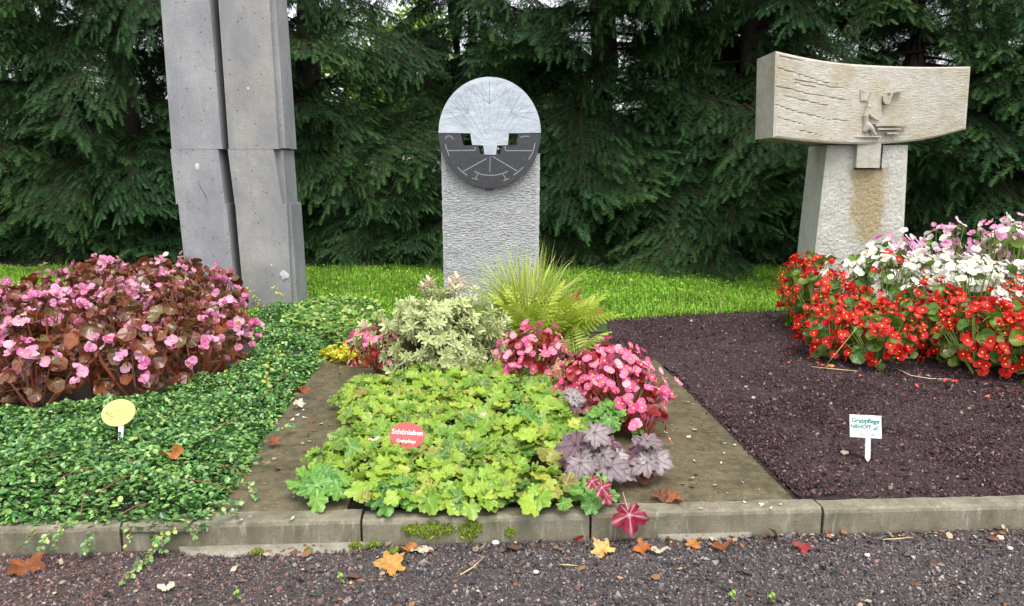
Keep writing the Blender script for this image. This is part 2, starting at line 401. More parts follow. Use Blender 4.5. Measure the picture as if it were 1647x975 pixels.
lawnpal = [(.14,.32,.018), (.18,.39,.024), (.11,.25,.018), (.23,.44,.04), (.28,.40,.05)]
lawnpoly = [(-3.2, 3.75), tuple(G(380, 512))[:2], tuple(G(640, 520))[:2], tuple(G(980, 516))[:2], tuple(G(1100, 508))[:2], tuple(G(1270, 500))[:2], (1.9, 3.75), (3.9, 3.7), (4.4, 5.6), (-4.4, 5.6)]
tag(grass('lawn_grass', lawnpoly, 150000, .027, lawnpal, wd=.0019), 'bright green grass strip behind the graves', 'grass', kind='stuff')
# clover and weeds among the grass
p, d = scatter(lawnpoly, 18000); n = len(p)
hex_v = [(math.cos(a)*.5, math.sin(a)*.5+.5, .06*math.cos(2*a)) for a in np.linspace(0, 2*np.pi, 6, endpoint=False)]
V, F, idx = clones(np.array(hex_v), [(0, 1, 2, 3), (0, 3, 4, 5)], np.column_stack([p, .052+rng.random(n)**1.3*.042]), rotmats(n, .55), .0105*np.exp(rng.normal(0, .3, n)))
c = np.array(lawnpal)[rng.integers(0, 5, n)]*np.exp(rng.normal(0, .22, n))[:, None]
tag(mobj('clover', meshdata('clover', V, F, [M_LEAFATTR], col=c[idx])), 'small round weed leaves mixed into the lawn strip', 'clover', kind='stuff')

# ================================================================ THE MONUMENTS
# ---- tall twin concrete pillars, stepped, at left
def pillar_extra(nt, c):
    v = coords(nt, (1, 1, .35)); a = tex(nt, coords(nt, (1.3, 1.3, .7)), 3.2, 7, .62)
    c = mix(nt, ramp(nt, a, [(.42, (0, 0, 0)), (.64, (.8, .8, .8))]), c, (.165, .168, .182))
    st_ = tex(nt, coords(nt, (14, 14, .5)), 2.5, 5, .6)
    c = mix(nt, ramp(nt, st_, [(.5, (0, 0, 0)), (.75, (.16, .16, .16))]), c, (.09, .092, .10))
    v2 = coords(nt); s_ = nt.nodes.new('ShaderNodeTexVoronoi'); s_.inputs['Scale'].default_value = 26
    nt.links.new(v2, s_.inputs['Vector'])
    return mix(nt, ramp(nt, s_.outputs['Distance'], [(.075, (.8, .8, .8)), (.12, (0, 0, 0))]), c, (.035, .033, .032))
M_PILLAR = stone('weathered_concrete', (.25,.25,.255), (.34,.34,.345), .8, n1=5, n2=180, bstr=.45, bdist=.0025, speck=(90, (.38,.37,.35), .70), extra=pillar_extra)
M_PILLAR2 = stone('weathered_concrete_warm', (.25,.24,.225), (.34,.325,.30), .8, n1=5, n2=180, bstr=.45, bdist=.0025, speck=(90, (.4,.38,.35), .70), extra=pillar_extra)
M_WHITE = plain('white_lichen', (.46,.455,.45), .85)
def pillar(root, rows, Yf, thick, mat, name):
    """rows: (y_top, xl, xr, y_bot, xl, xr) of the front face of each cast step"""
    out = []
    for (y0, a0, b0, y1, a1, b1, off) in rows:
        q = [D(a0, y0, Yf+off), D(b0, y0, Yf+off), D(b1, y1, Yf+off), D(a1, y1, Yf+off)]
        nx, nz = 10, 22; V = []; F = []
        for side in (0, 1):
            for i in range(nz+1):
                for j in range(nx+1):
                    s_, t = j/nx, i/nz
                    p_ = (q[0]*(1-s_)+q[1]*s_)*(1-t)+(q[3]*(1-s_)+q[2]*s_)*t
                    rim = .0012 if j in (0, nx) else 0
                    e = fbm(p_.x*14, p_.z*14, Yf)*.0011 + rim
                    V.append((p_.x, p_.y + (e if side == 0 else thick-e), p_.z))
        S = (nx+1)*(nz+1)
        for i in range(nz):
            for j in range(nx):
                f = (i*(nx+1)+j, (i+1)*(nx+1)+j, (i+1)*(nx+1)+j+1, i*(nx+1)+j+1)
                F.append(f); F.append(tuple(S+k for k in f[::-1]))
        rim = [j for j in range(nx+1)] + [i*(nx+1)+nx for i in range(1, nz+1)] + [nz*(nx+1)+j for j in range(nx-1, -1, -1)] + [i*(nx+1) for i in range(nz-1, 0, -1)]
        F += [(rim[k], rim[(k+1) % len(rim)], S+rim[(k+1) % len(rim)], S+rim[k]) for k in range(len(rim))]
        out.append(mobj(name, meshdata(name, V, F, [mat]), root))
    return out
pr = empty('concrete_pillar', (D(340, 470, 3.9).x, 3.9, .05))
def keepworld(root):
    for ch in root.children: ch.matrix_parent_inverse = Matrix.Translation(-root.location)
steps = pillar(pr, [(-190, 244, 321, 239.8, 276, 357, 0), (239.8, 273.5, 350.5, 328.2, 283, 361.5, .0012), (328.2, 286.5, 364, 520, 307, 383, -.0006)], 3.87, .26, M_PILLAR, 'cast_step')
mb = MB()
def spot(px, py, Y, r, seed):
    c = D(px, py, Y); n = 14; V = [(c.x, Y-.0035, c.z)]
    for k in range(n):
        a = 2*math.pi*k/n; rr = r*(1+.55*fbm(math.cos(a)*1.7, math.sin(a)*1.7, seed)); V.append((c.x+math.cos(a)*rr*.8, Y-.0012, c.z+math.sin(a)*rr))
    return V, [(0, 1+(k+1) % n, 1+k) for k in range(n)]
mobj('lichen_spot', meshdata('lichen_spot', *spot(317, 268, 3.8712, .016, 3.3), [M_WHITE]), steps[1])
cr = MB(); cr.tube([D(x, y, 3.8712) for x, y in ((318, 290), (322, 300), (327, 309), (331, 316), (335, 326))], [.0008, .0018, .002, .0016, .0005], 4); cr.build('crack', plain('crack_shadow', (.06,.06,.06), .9), steps[1])
keepworld(pr); tag(pr, 'grey stepped concrete pillar on the left of the tall pair', 'pillar', 'pair of concrete pillars')
pr = empty('concrete_pillar', (D(420, 480, 3.98).x, 3.98, .05))
steps = pillar(pr, [(-190, 337.5, 421, 239.8, 368, 448, 0), (239.8, 366, 439.5, 328.2, 377.5, 454, .0012), (328.2, 378, 461, 512, 394.5, 470.5, -.0006)], 3.885, .26, M_PILLAR2, 'cast_step')
pillar(pr, [(-190, 419, 430, 238.5, 446, 459.5, 0), (241, 441, 455, 327.5, 452, 461.5, .01), (329.5, 456.5, 467.5, 512, 467, 480, 0)], 3.92, .20, M_PILLAR, 'side_fin')
for (x, y, r, s_) in ((457, 443, .026, 9.1), (437, 427, .006, 2.), (399, 143, .007, 5.)):
    mobj('lichen_spot', meshdata('lichen_spot', *spot(x, y, 3.885 if x != 457 else 3.8825, r, s_), [M_WHITE]), steps[2] if y > 330 else steps[0])
keepworld(pr); tag(pr, 'grey stepped concrete pillar with white lichen patch, right one of the pair', 'pillar', 'pair of concrete pillars')

# ---- middle stele with the round two-tone disc
SY = 4.0; sr = empty('gravestone', (D(789, 485, SY).x, SY+.09, .05))
M_HEWN = stone('hewn_granite', (.33,.33,.335), (.48,.48,.48), .85, n1=30, n2=260, s=(1, 1, 2.2), bstr=.6, bdist=.003, speck=(210, (.08,.08,.085), .64))
zt, zb = D(789, 247, SY).z, -.02; xl0, xr0 = D(709.5, 250, SY).x, D(868.5, 250, SY).x; xl1, xr1 = xl0+.004, xr0-.004
nx, nz = 130, 300; V = np.zeros(((nz+1)*(nx+1), 3))
k = 0
for i in range(nz+1):
    z_ = zb+(zt-zb)*i/nz
    for j in range(nx+1):
        t = j/nx; x = (xl1+(xr1-xl1)*t) + ((xl0-xl1) if t < .5 else (xr0-xr1))*(i/nz)
        em = min(j, nx-j)/5; em = min(em, 1)
        e = (noise.noise(Vector((x*42, z_*190, 0)))*.0040 + noise.noise(Vector((x*170, z_*360, 4)))*.0046 + noise.noise(Vector((x*9, z_*14, 7)))*.004)*em
        V[k] = (x + (fbm(z_*40, 0, j//65*5.)*.003 if j in (0, nx) else 0), SY + e + (1-em)*.006, z_); k += 1
S = len(V); VB = V.copy(); VB[:, 1] = SY+.18
idx = np.arange(S).reshape(nz+1, nx+1)
F = [tuple(f) for f in np.stack([idx[:-1, :-1], idx[:-1, 1:], idx[1:, 1:], idx[1:, :-1]], -1).reshape(-1, 4)]
rim = list(idx[0]) + list(idx[1:, -1]) + list(idx[-1, ::-1][1:]) + list(idx[::-1, 0][1:-1])
nr = len(rim); V = np.vstack([V, VB[rim]])
F += [(rim[(k+1) % nr], rim[k], S+k, S+(k+1) % nr) for k in range(nr)] + [tuple(range(S, S+nr))[::-1]]
mobj('shaft', meshdata('shaft', V, F, [M_HEWN]), sr)
# disc pieces, drawn in photo pixels about (788,215) and scaled to metres
PXM = (D(869, 215, SY).x-D(707, 215, SY).x)/162.0; c0 = D(788, 215, SY)
YF, YB = SY-.035, SY+.12; SRC = 0.3485
def zp(x, y): return ((x/746*260+660-788)*PXM, -((y-302)/746*260)*PXM)      # from the enlarged view
def dfn(a, b, t): return (c0.x+a, t, c0.z+b)
M_LIGHT = stone('polished_light_stone', (.34,.37,.42), (.54,.58,.63), .32, s=(1, 1, 4.5), n1=9, n2=60, bstr=.02, bdist=.0005)
M_DARK = stone('polished_dark_granite', (.018,.019,.023), (.032,.033,.038), .3, n1=60, n2=420, bstr=.02, bdist=.0005, speck=(330, (.11,.11,.12), .64))
M_ENGR = plain('engraved_line', (.24,.25,.265), .8); M_ENGR2 = plain('engraved_line_grey', (.33,.36,.40), .85)
RD = 81.5*PXM
light = [(RD*math.cos(a), RD*math.sin(a)*1.065) for a in np.linspace(0.008, math.pi-.008, 64)]
light += [zp(278, 302), zp(287, 355), zp(337, 356.5), zp(343, 398), zp(396, 398), zp(401, 356.5), zp(450, 355), zp(455, 302)]
mb = MB(); mb.prism(light, dfn, YF-.003, YB); disc_light = mb.build('light_half', M_LIGHT, sr)
darkL = [zp(134.5, 302.6)] + [zp(235, 302.6), zp(246, 355.4), zp(315, 357.8), zp(325, 398.8), zp(369.5, 398.8), zp(369.5, 400)]
arc = [(RD*math.cos(a), RD*math.sin(a)*1.065) for a in np.linspace(-math.pi/2, -math.pi+.006, 40)]
darkL = darkL[:-1] + arc
darkR = [zp(369.5, 398.8), zp(415, 398.8), zp(424, 357.8), zp(490, 355.4), zp(498, 302.6)] + [(RD*math.cos(a), RD*math.sin(a)*1.065) for a in np.linspace(-.006, -math.pi/2, 40)]
whole = [p for p in darkR] + arc[1:] + darkL[:6-1]
mb = MB(); mb.prism(whole, dfn, YF, YB); disc_dark = mb.build('dark_half', M_DARK, sr)
def line(pts, wd, mat, y):
    m_ = MB()
    P = [Vector(zp(*q)) for q in pts]
    for a, b in zip(P, P[1:]):
        t = (b-a).normalized(); n_ = Vector((-t.y, t.x))*wd/2
        m_.prism([tuple(a-n_), tuple(b-n_), tuple(b+n_), tuple(a+n_)], dfn, y-.0012, y+.002)
    m_.build('engraved_line', mat, disc_dark if y == YF else disc_light)
Lw = .0042
for pts in ([(163, 352), (170, 375), (181, 403)], [(176, 380), (302, 378), (300, 364)], [(575, 345), (566, 385), (546, 420)], [(437, 360), (440, 380), (562, 380)],
            [(245, 474), (352, 416)], [(218, 455), (240, 476), (262, 492)], [(380, 406), (492, 472)], [(521, 455), (497, 477), (476, 491)],
            [(295, 473), (325, 487), (350, 491), (390, 492), (425, 484), (450, 473)], [(312, 486), (298, 510)], [(428, 486), (441, 511)], [(285, 505), (312, 512)], [(430, 516), (456, 506)],
            [(163, 325), (175, 313), (192, 316), (200, 330)], [(507, 320), (525, 315), (546, 316)]):
    line(pts, Lw, M_ENGR, YF)
line([(369, 402), (367, 478)], .002, M_ENGR2, YF)
for k, a in enumerate(np.linspace(-62, 62, 13)):
    ca, sa = math.sin(R(a)), math.cos(R(a))
    line([(367+95*ca if k % 2 else 367+40*ca, 390-(180 if k % 2 else 90)*sa), (367+218*ca, 300-232*sa)], .0011 if k % 2 else .0016, M_ENGR2, YF-.003)
for k, a in enumerate((-48, 0, 48)):
    for q in range(-3, 4):
        ca, sa = math.sin(R(a)), math.cos(R(a)); cb, sb = math.sin(R(a+q*9)), math.cos(R(a+q*9))
        line([(367+130*ca, 300-130*sa), (367+218*cb, 300-224*sb)], .0010, M_ENGR2, YF-.003)
mb = MB(); mb.box((-.022, .004, -.018), (.022, .03, .012), mat=Matrix.Translation((c0.x-.003, SY-.006, c0.z-RD*1.065+.004))); mb.build('shadow_stain', M_DARK, sr)  # added dark block painting the shadow and stain below the disc
keepworld(sr); tag(sr, 'rough grey stele crowned by a disc, pale above and black granite below', 'gravestone')

# ---- T-shaped sandstone monument at right
tr = empty('gravestone', (D(1380, 470, 4.35).x, 4.45, .05))
def sand_extra(nt, c):
    a = tex(nt, coords(nt), 5, 6, .65)
    return mix(nt, ramp(nt, a, [(.44, (0, 0, 0)), (.68, (.62, .62, .62))]), c, (.29, .225, .105))
M_SAND = stone('shell_limestone', (.42,.385,.315), (.56,.53,.455), .88, n1=16, n2=190, s=(1, 1, 1.6), bstr=.8, bdist=.004, speck=(70, (.22,.17,.10), .70), extra=sand_extra)
# post: the brown water stain has its own outline under the spout stone
def post_extra(nt, c):
    t = nt.nodes.new('ShaderNodeTexCoord'); s_ = nt.nodes.new('ShaderNodeSeparateXYZ'); nt.links.new(t.outputs['Object'], s_.inputs[0])
    st = D(1397, 300, 4.3); lo = D(1400, 412, 4.3).z
    def mth(op, a, b):
        n = nt.nodes.new('ShaderNodeMath'); n.operation = op
        for i_, v in enumerate((a, b)):
            if isinstance(v, (int, float)): n.inputs[i_].default_value = v
            else: nt.links.new(v, n.inputs[i_])
        return n.outputs[0]
    nz_ = tex(nt, coords(nt), 9, 6, .65)
    dx = mth('ABSOLUTE', mth('SUBTRACT', s_.outputs[0], st.x), 0)
    wob = mth('MULTIPLY', mth('SUBTRACT', nz_, .5), .22)
    a = mth('SUBTRACT', .118, mth('ADD', dx, wob))
    zlo = mth('SUBTRACT', s_.outputs[2], lo+.02); b = mth('ADD', mth('MULTIPLY', zlo, .55), .01)
    b = mth('SUBTRACT', b, mth('MULTIPLY', dx, .45))
    m_ = mth('MINIMUM', mth('MULTIPLY', a, 17), mth('MULTIPLY', b, 18))
    below = mth('MULTIPLY', mth('SUBTRACT', D(1397, 268, 4.3).z, s_.outputs[2]), 60)
    m_ = mth('MINIMUM', m_, below); cl = nt.nodes.new('ShaderNodeClamp'); nt.links.new(m_, cl.inputs[0])
    return mix(nt, mth('MULTIPLY', cl.outputs[0], .74), c, mix(nt, ramp(nt, tex(nt, coords(nt), 90, 3), [(.35, (0, 0, 0)), (.65, (1, 1, 1))]), (.20,.135,.04), (.33,.235,.085)))
M_SANDPOST = stone('shell_limestone_post', (.44,.42,.37), (.57,.555,.50), .88, n1=16, n2=190, bstr=.9, bdist=.004, speck=(62, (.22,.18,.12), .71), extra=post_extra)
def grid_solid(front, back, nu, nv):
    """closed solid between two nu x nv point grids"""
    V = [p for row in front for p in row] + [p for row in back for p in row]; S = (nu+1)*(nv+1); F = []
    for i in range(nu):
        for j in range(nv):
            f = (i*(nv+1)+j, (i+1)*(nv+1)+j, (i+1)*(nv+1)+j+1, i*(nv+1)+j+1); F += [f, tuple(S+k for k in f[::-1])]
    rim = [i*(nv+1) for i in range(nu+1)] + [nu*(nv+1)+j for j in range(1, nv+1)] + [i*(nv+1)+nv for i in range(nu-1, -1, -1)] + [j for j in range(nv-1, 0, -1)]
    F += [(rim[(k+1) % len(rim)], rim[k], S+rim[k], S+rim[(k+1) % len(rim)]) for k in range(len(rim))]
    return V, F
PF = 4.28
ptop = D(1397, 233.5, PF).z
fl_t, fr_t = D(1331, 233.5, PF).x, D(1461, 233.5, PF).x; fl_b, fr_b = D(1305, 470, PF).x-.01, D(1449, 470, PF).x+.004
bl_t, bl_b = D(1301, 233.5, PF+.28).x, D(1274.5, 468, PF+.28).x
nu, nv = 60, 90; fr = []; bk = []
for i in range(nu+1):
    rf = []; rb = []
    for j in range(nv+1):
        t = i/nu; h = j/nv; z_ = -.02 + (ptop+.02)*h
        x = (fl_b+(fl_t-fl_b)*h)*(1-t) + (fr_b+(fr_t-fr_b)*h)*t
        em = min(1, min(i, nu-i)/2)
        rf.append((x, PF + em*(noise.noise(Vector((x*60, z_*60, 1)))*.003+noise.noise(Vector((x*130, z_*130, 1)))*.003)+(1-em)*.004, z_))
        xb = (bl_b+(bl_t-bl_b)*h)*(1-t) + (fr_b+(fr_t-fr_b)*h-.01)*t
        rb.append((xb, PF+.28, z_))
    fr.append(rf); bk.append(rb)
mobj('post', meshdata('post', *grid_solid(fr, bk, nu, nv), [M_SANDPOST]), tr)
# crossbar: curved in plan, boat-shaped below, grooved like driftwood
st_px = [1248, 1300, 1350, 1400, 1450, 1500, 1562]; topy = [82, 94, 101.5, 105, 107, 108, 107]; boty = [221, 228, 231.5, 232, 230, 223.5, 208]; xoff = [-4, -1, 0, 0, 0, -2, -8]
dep = [4.06, 4.13, 4.19, 4.23, 4.25, 4.25, 4.22]
grooves = [(0.0, .33, .82, .05), (0.02, .2, .95, .0), (0, .42, .60, .03), (0, .3, .38, .05), (.1, .4, .72, .02), (.02, .18, .24, .03), (.13, .25, .12, .02), (.05, .3, .5, .02), (.1, .22, .68, .01), (.3, .42, .30, .01)]
nu, nv = 190, 84; fr = []; bk = []
for i in range(nu+1):
    t = i/nu; q = np.interp(t, np.linspace(0, 1, 7), range(7)); rf = []; rb = []
    def ip(a): return float(np.interp(t, np.linspace(0, 1, 7), a))
    # smooth the stations
    def sm(a): return sum(ip_ for ip_ in [float(np.interp(min(max(t+o_, 0), 1), np.linspace(0, 1, 7), a)) for o_ in (-.08, -.04, 0, .04, .08)])/5 if .08 < t < .92 else ip(a)
    Yd = sm(dep); T = D(sm(st_px), sm(topy), Yd); B = D(sm(st_px)+sm(xoff), sm(boty), Yd)
    for j in range(nv+1):
        h = j/nv; p_ = B.lerp(T, h); e = 0
        for (a, b, hh, sl) in grooves:
            if a <= t <= b:
                d_ = abs(h - (hh - sl*(t-a)/(b-a)*2 + .004*math.sin(t*31+hh*20))); ww = .0085*min(1, (b-t)/.08)
                if d_ < ww: e += .008*(1-d_/ww)
        em = min(1, min(i, nu-i, j, nv-j)/2)
        e += noise.noise(Vector((p_.x*30, p_.z*150, 2)))*.0013 + noise.noise(Vector((p_.x*110, p_.z*200, 5)))*.0013
        rf.append((p_.x, p_.y + e*em + (1-em)*.006 + .02*abs(2*h-1)**3*0, p_.z))
        sh = .05*(1-t)
        xb = p_.x + (-.004 if t < .5 else .0)
        rb.append((xb, p_.y+.29-.03*t, B.z + (T.z-B.z)*h*(1.0) + .006*(1-t)*0))
    fr.append(rf); bk.append(rb)
bar = mobj('crossbar', meshdata('crossbar', *grid_solid(fr, bk, nu, nv), [M_SAND]), tr)
def boxpx(x0, y0, x1, y1, Y, th, name, mat, b=.003):
    a, c = D(x0, y1, Y), D(x1, y0, Y); m_ = MB()
    poly = [(a.x+b, a.z), (c.x-b, a.z), (c.x, a.z+b), (c.x, c.z-b), (c.x-b, c.z), (a.x+b, c.z), (a.x, c.z-b), (a.x, a.z+b)]
    m_.prism(poly, lambda u, v, t: (u, t, v), Y, Y+th); return m_.build(name, mat, tr)
boxpx(1377, 229, 1417.5, 270, 4.238, .10, 'spout_stone', M_SAND)
M_SHADOW = plain('open_joint', (.05,.042,.03), .95)
boxpx(1374.5, 233, 1377, 271.5, 4.272, .02, 'joint', M_SHADOW, .0002); boxpx(1417.6, 233, 1419.6, 271.5, 4.272, .02, 'joint', M_SHADOW, .0002); boxpx(1374.5, 270.4, 1419.6, 272.6, 4.272, .02, 'joint', M_SHADOW, .0002)
# carved scene on the bar: niche, cup, table lines, seated figure
FY = 4.222
def relief(poly, y, th, name):
    m_ = MB(); P = [D(*q, y) for q in poly]; m_.prism([(p_.x, p_.z) for p_ in P], lambda u, v, t: (u, t, v), y, y+th); return m_.build(name, M_SAND, bar)
def arcp(cx, cy, r, a0, a1, n=10, ry=None): return [(cx+r*math.cos(R(a)), cy-(ry or r)*math.sin(R(a))) for a in np.linspace(a0, a1, n)]
relief([(1384.5, 162)] + arcp(1390.5, 147, 6.2, 180, 0) + [(1396, 162)], FY-.012, .03, 'carved_niche')
relief(arcp(1390.5, 146, 2.6, 0, 330, 10), FY-.0145, .01, 'carved_ring')
relief([(1420, 154), (1434, 154), (1433, 163), (1430, 167.5), (1424, 167.5), (1421, 163)], FY-.016, .03, 'carved_cup')
relief([(1434, 158), (1437, 150), (1443, 148.5), (1455, 147.5), (1455, 146), (1441, 146), (1432, 149)], FY-.012, .03, 'carved_arm')
relief([(1396, 163), (1402, 149), (1411, 146), (1419, 155), (1417, 190), (1409, 200), (1396, 199)], FY-.004, .02, 'carved_backdrop')
for (x0, x1, y) in ((1409, 1462, 201.5), (1412, 1450, 207.5), (1427, 1445, 214.5)):
    relief([(x0, y+1.6), (x0, y-1.2), (x1, y-.9), (x1, y+.9)], FY-.012, .03, 'carved_table_edge')
relief([(1376, 221), (1376, 219), (1417, 219), (1417, 221)], FY-.014, .03, 'carved_ledge')
sk = bpy.data.meshes.new('carved_figure'); J = [(1393, 205, 4.6, 0), (1392, 192, 5.4, 0), (1393, 180, 6.0, .004), (1396, 174, 3.0, .004), (1399, 168.5, 4.4, .010), (1402, 187, 2.6, .012), (1409, 192, 1.9, .012), (1414, 193, 1.5, .010),
     (1401, 204, 4.4, .010), (1405, 213, 2.8, .008), (1409, 218, 1.9, .010), (1389, 214, 4.5, 0)]
E = [(0, 1), (1, 2), (2, 3), (3, 4), (2, 5), (5, 6), (6, 7), (0, 8), (8, 9), (9, 10), (0, 11)]
sk.from_pydata([tuple(D(x, y, FY-.003-dz_)) for x, y, r, dz_ in J], E, []); fo = mobj('carved_figure', sk, bar); fo.modifiers.new('skin', 'SKIN')
for i_, (x, y, r, dz_) in enumerate(J): sk.skin_vertices[0].data[i_].radius = (r*4.2/FPX, r*4.2/FPX)
sk.skin_vertices[0].data[0].use_root = True
ss = fo.modifiers.new('sub', 'SUBSURF'); ss.levels = ss.render_levels = 2; sk.materials.append(M_SAND)
keepworld(tr); tag(tr, 'pale limestone T-shaped monument with curved crossbar and carved seated figure', 'gravestone')

# ================================================================ THE PLANTING
def polar_leaf(rf, n, rings, zf, vein, span=math.pi, a0=0.0):
    """blade fanned about its stalk joint at the origin, tip along +Y; rf(th)=radius, zf(th,q)=height, vein(th)=0..1"""
    V = [(0, 0, zf(0, 0))]; C = [(1, 0, 0)]; F = []
    closed = span >= math.pi-1e-6
    ths = [(-span + 2*span*k/n) for k in range(n + (0 if closed else 1))]
    for q in range(1, rings+1):
        for th in ths:
            r = rf(th)*q/rings
            V.append((math.sin(th)*r, math.cos(th)*r, zf(th, q/rings))); C.append((vein(th)*(1-.55*q/rings), max(0, q/rings-.6)*1.6 if q == rings else 0, 0))
    m = len(ths)
    for k in range(m if closed else m-1):
        k2 = (k+1) % m
        F.append((0, 1+k2, 1+k))
        for q in range(rings-1): F.append((1+q*m+k, 1+q*m+k2, 1+(q+1)*m+k2, 1+(q+1)*m+k))
    return V, F, C
def add_stalk(V, F, C, length, rad, drop):
    """leaf stalk running back and down from the joint"""
    b = len(V); P = [Vector((0, .0, -.0006)), Vector((0, -length*.35, -drop*.4)), Vector((0, -length*.75, -drop))]
    for i, p in enumerate(P):
        for k in range(3):
            a = 2*math.pi*k/3; V.append((p.x+math.cos(a)*rad, p.y, p.z+math.sin(a)*rad)); C.append((1, 0, 0))
    F += [(b+i*3+k, b+i*3+(k+1) % 3, b+(i+1)*3+(k+1) % 3, b+(i+1)*3+k) for i in range(2) for k in range(3)]
    return V, F, C
def scallop(th, lobes, depth, teeth, td):
    return 1 + depth*(abs(math.cos(lobes*th/2))-.6) + td*(abs(math.cos(teeth*th/2))-.5)

# ---- leaf meshes
M_HEU = leafmat('lime_heuchera', [(0, (.055,.15,.016)), (.16, (.14,.29,.024)), (.40, (.24,.42,.035)), (.6, (.36,.49,.05)), (.76, (.13,.31,.045)), (.88, (.05,.15,.035)), (.94, (.46,.50,.07)), (1, (.18,.11,.04))], .36, .3, veincol=(.28,.38,.07), edge=(.30,.35,.05), spec=.4)
M_HEUG = leafmat('green_heuchera', [(0, (.06,.19,.03)), (.5, (.12,.30,.04)), (1, (.20,.37,.06))], .34, .28, veincol=(.24,.38,.11), spec=.4)
M_HEUP = leafmat('silver_purple_heuchera', [(0, (.22,.18,.21)), (.3, (.33,.295,.32)), (.45, (.12,.055,.075)), (.6, (.22,.17,.20)), (.8, (.38,.355,.365)), (1, (.08,.024,.04))], .45, .1, veincol=(.03,.008,.015), edge=(.14,.06,.08), var=1.3, spec=.15)
M_HEUB = leafmat('burgundy_heuchera', [(0, (.22,.015,.035)), (1, (.34,.03,.06))], .3, .2, veincol=(.62,.36,.42), edge=(.12,.008,.02))
def heu_mesh(name, mat, seed, lobes=5, depth=.16, teeth=17, td=.13, crink=.07, pointy=0):
    rnd = random.Random(seed); ph = [rnd.uniform(-.3, .3) for _ in range(4)]; cup = rnd.uniform(-.04, .16)
    def rf(th):
        base = .50+.13*math.cos(th) if abs(th) < 2.75 else .40
        r = base*scallop(th+ph[0]*.1, lobes, depth, teeth, td)*(1+.06*math.sin(2*th+ph[1]*9))
        if pointy: r *= 1+pointy*(abs(math.cos(lobes*th/2))**3-.35)
        return r if abs(th) < 2.85 else r*.5
    def zf(th, q): return cup*q*q - crink*q*(abs(math.sin(lobes*th/2))) + .035*q*q*math.sin(3*th+ph[2]*9) + (.045*math.sin(teeth*.5*th+ph[3]) if q > .9 else 0)
    V, F, C = polar_leaf(rf, 84, 4, zf, lambda th: max(0, 1-abs(math.sin(lobes*th/2))*2.6)**1.3)
    V, F, C = add_stalk(V, F, C, .9, .018, .55)
    return meshdata(name, V, F, [mat], col=C, smooth=True)
HEU = [heu_mesh('leaf', M_HEU, s_, lobes=l, depth=d) for s_, l, d in ((1, 5, .34), (2, 7, .28), (3, 5, .42), (4, 7, .34), (5, 5, .3))]
HEUG = [heu_mesh('leaf', M_HEUG, s_, lobes=7, depth=.3) for s_ in (11, 12, 13)]
HEUP = [heu_mesh('leaf', M_HEUP, s_, lobes=7, depth=.30, teeth=21, td=.16, crink=.012, pointy=.08) for s_ in (21, 22, 23, 24)]
HEUB = [heu_mesh('leaf', M_HEUB, s_, lobes=5, depth=.42, teeth=15, td=.16, crink=.05) for s_ in (31, 32)]

def beg_leaf(name, mat, seed):
    rnd = random.Random(seed); cup = rnd.uniform(.12, .38); tw = rnd.uniform(-.15, .15)
    def rf(th): return (.42+.20*math.cos(th)+.05*math.sin(th)*(1 if seed % 2 else -1))*(1+.03*math.cos(9*th+seed)) * (.62 if abs(th) > 2.9 else 1)
    def zf(th, q): return cup*q*q*(.5+abs(math.sin(th))*.7) + tw*q*math.sin(th)*.6 - .12*q*q*max(0, math.cos(th)) + .035*math.cos(6*th)*q + .03*q*q*math.sin(4*th+seed*1.7)
    V, F, C = polar_leaf(rf, 30, 4, zf, lambda th: max(0, 1-abs(math.sin(3*th))*2.0))
    return meshdata(name, *add_stalk(V, F, C, .7, .03, .5)[:2], [mat], col=C, smooth=True)
M_BRONZE = leafmat('bronze_begonia', [(0, (.11,.026,.018)), (.2, (.19,.045,.022)), (.38, (.075,.03,.022)), (.54, (.09,.065,.024)), (.72, (.30,.075,.024)), (.86, (.13,.06,.045)), (1, (.13,.13,.035))], .22, .22, veincol=(.22,.12,.045), edge=(.24,.05,.025), spec=.55)
M_BEGG = leafmat('green_begonia', [(0, (.05,.14,.022)), (.4, (.085,.21,.03)), (.7, (.13,.25,.03)), (.88, (.20,.29,.03)), (1, (.09,.11,.045))], .28, .25, veincol=(.12,.24,.05), edge=(.16,.09,.03))
M_BEGR = leafmat('red_leaved_begonia', [(0, (.30,.018,.014)), (.5, (.20,.02,.014)), (.8, (.38,.05,.02)), (1, (.13,.04,.02))], .3, .25, edge=(.3,.02,.02))
BRONZE = [beg_leaf('leaf', M_BRONZE, s_) for s_ in range(1, 6)]
BEGG = [beg_leaf('leaf', M_BEGG, s_) for s_ in range(1, 5)]
BEGR = [beg_leaf('leaf', M_BEGR, s_) for s_ in range(1, 5)]

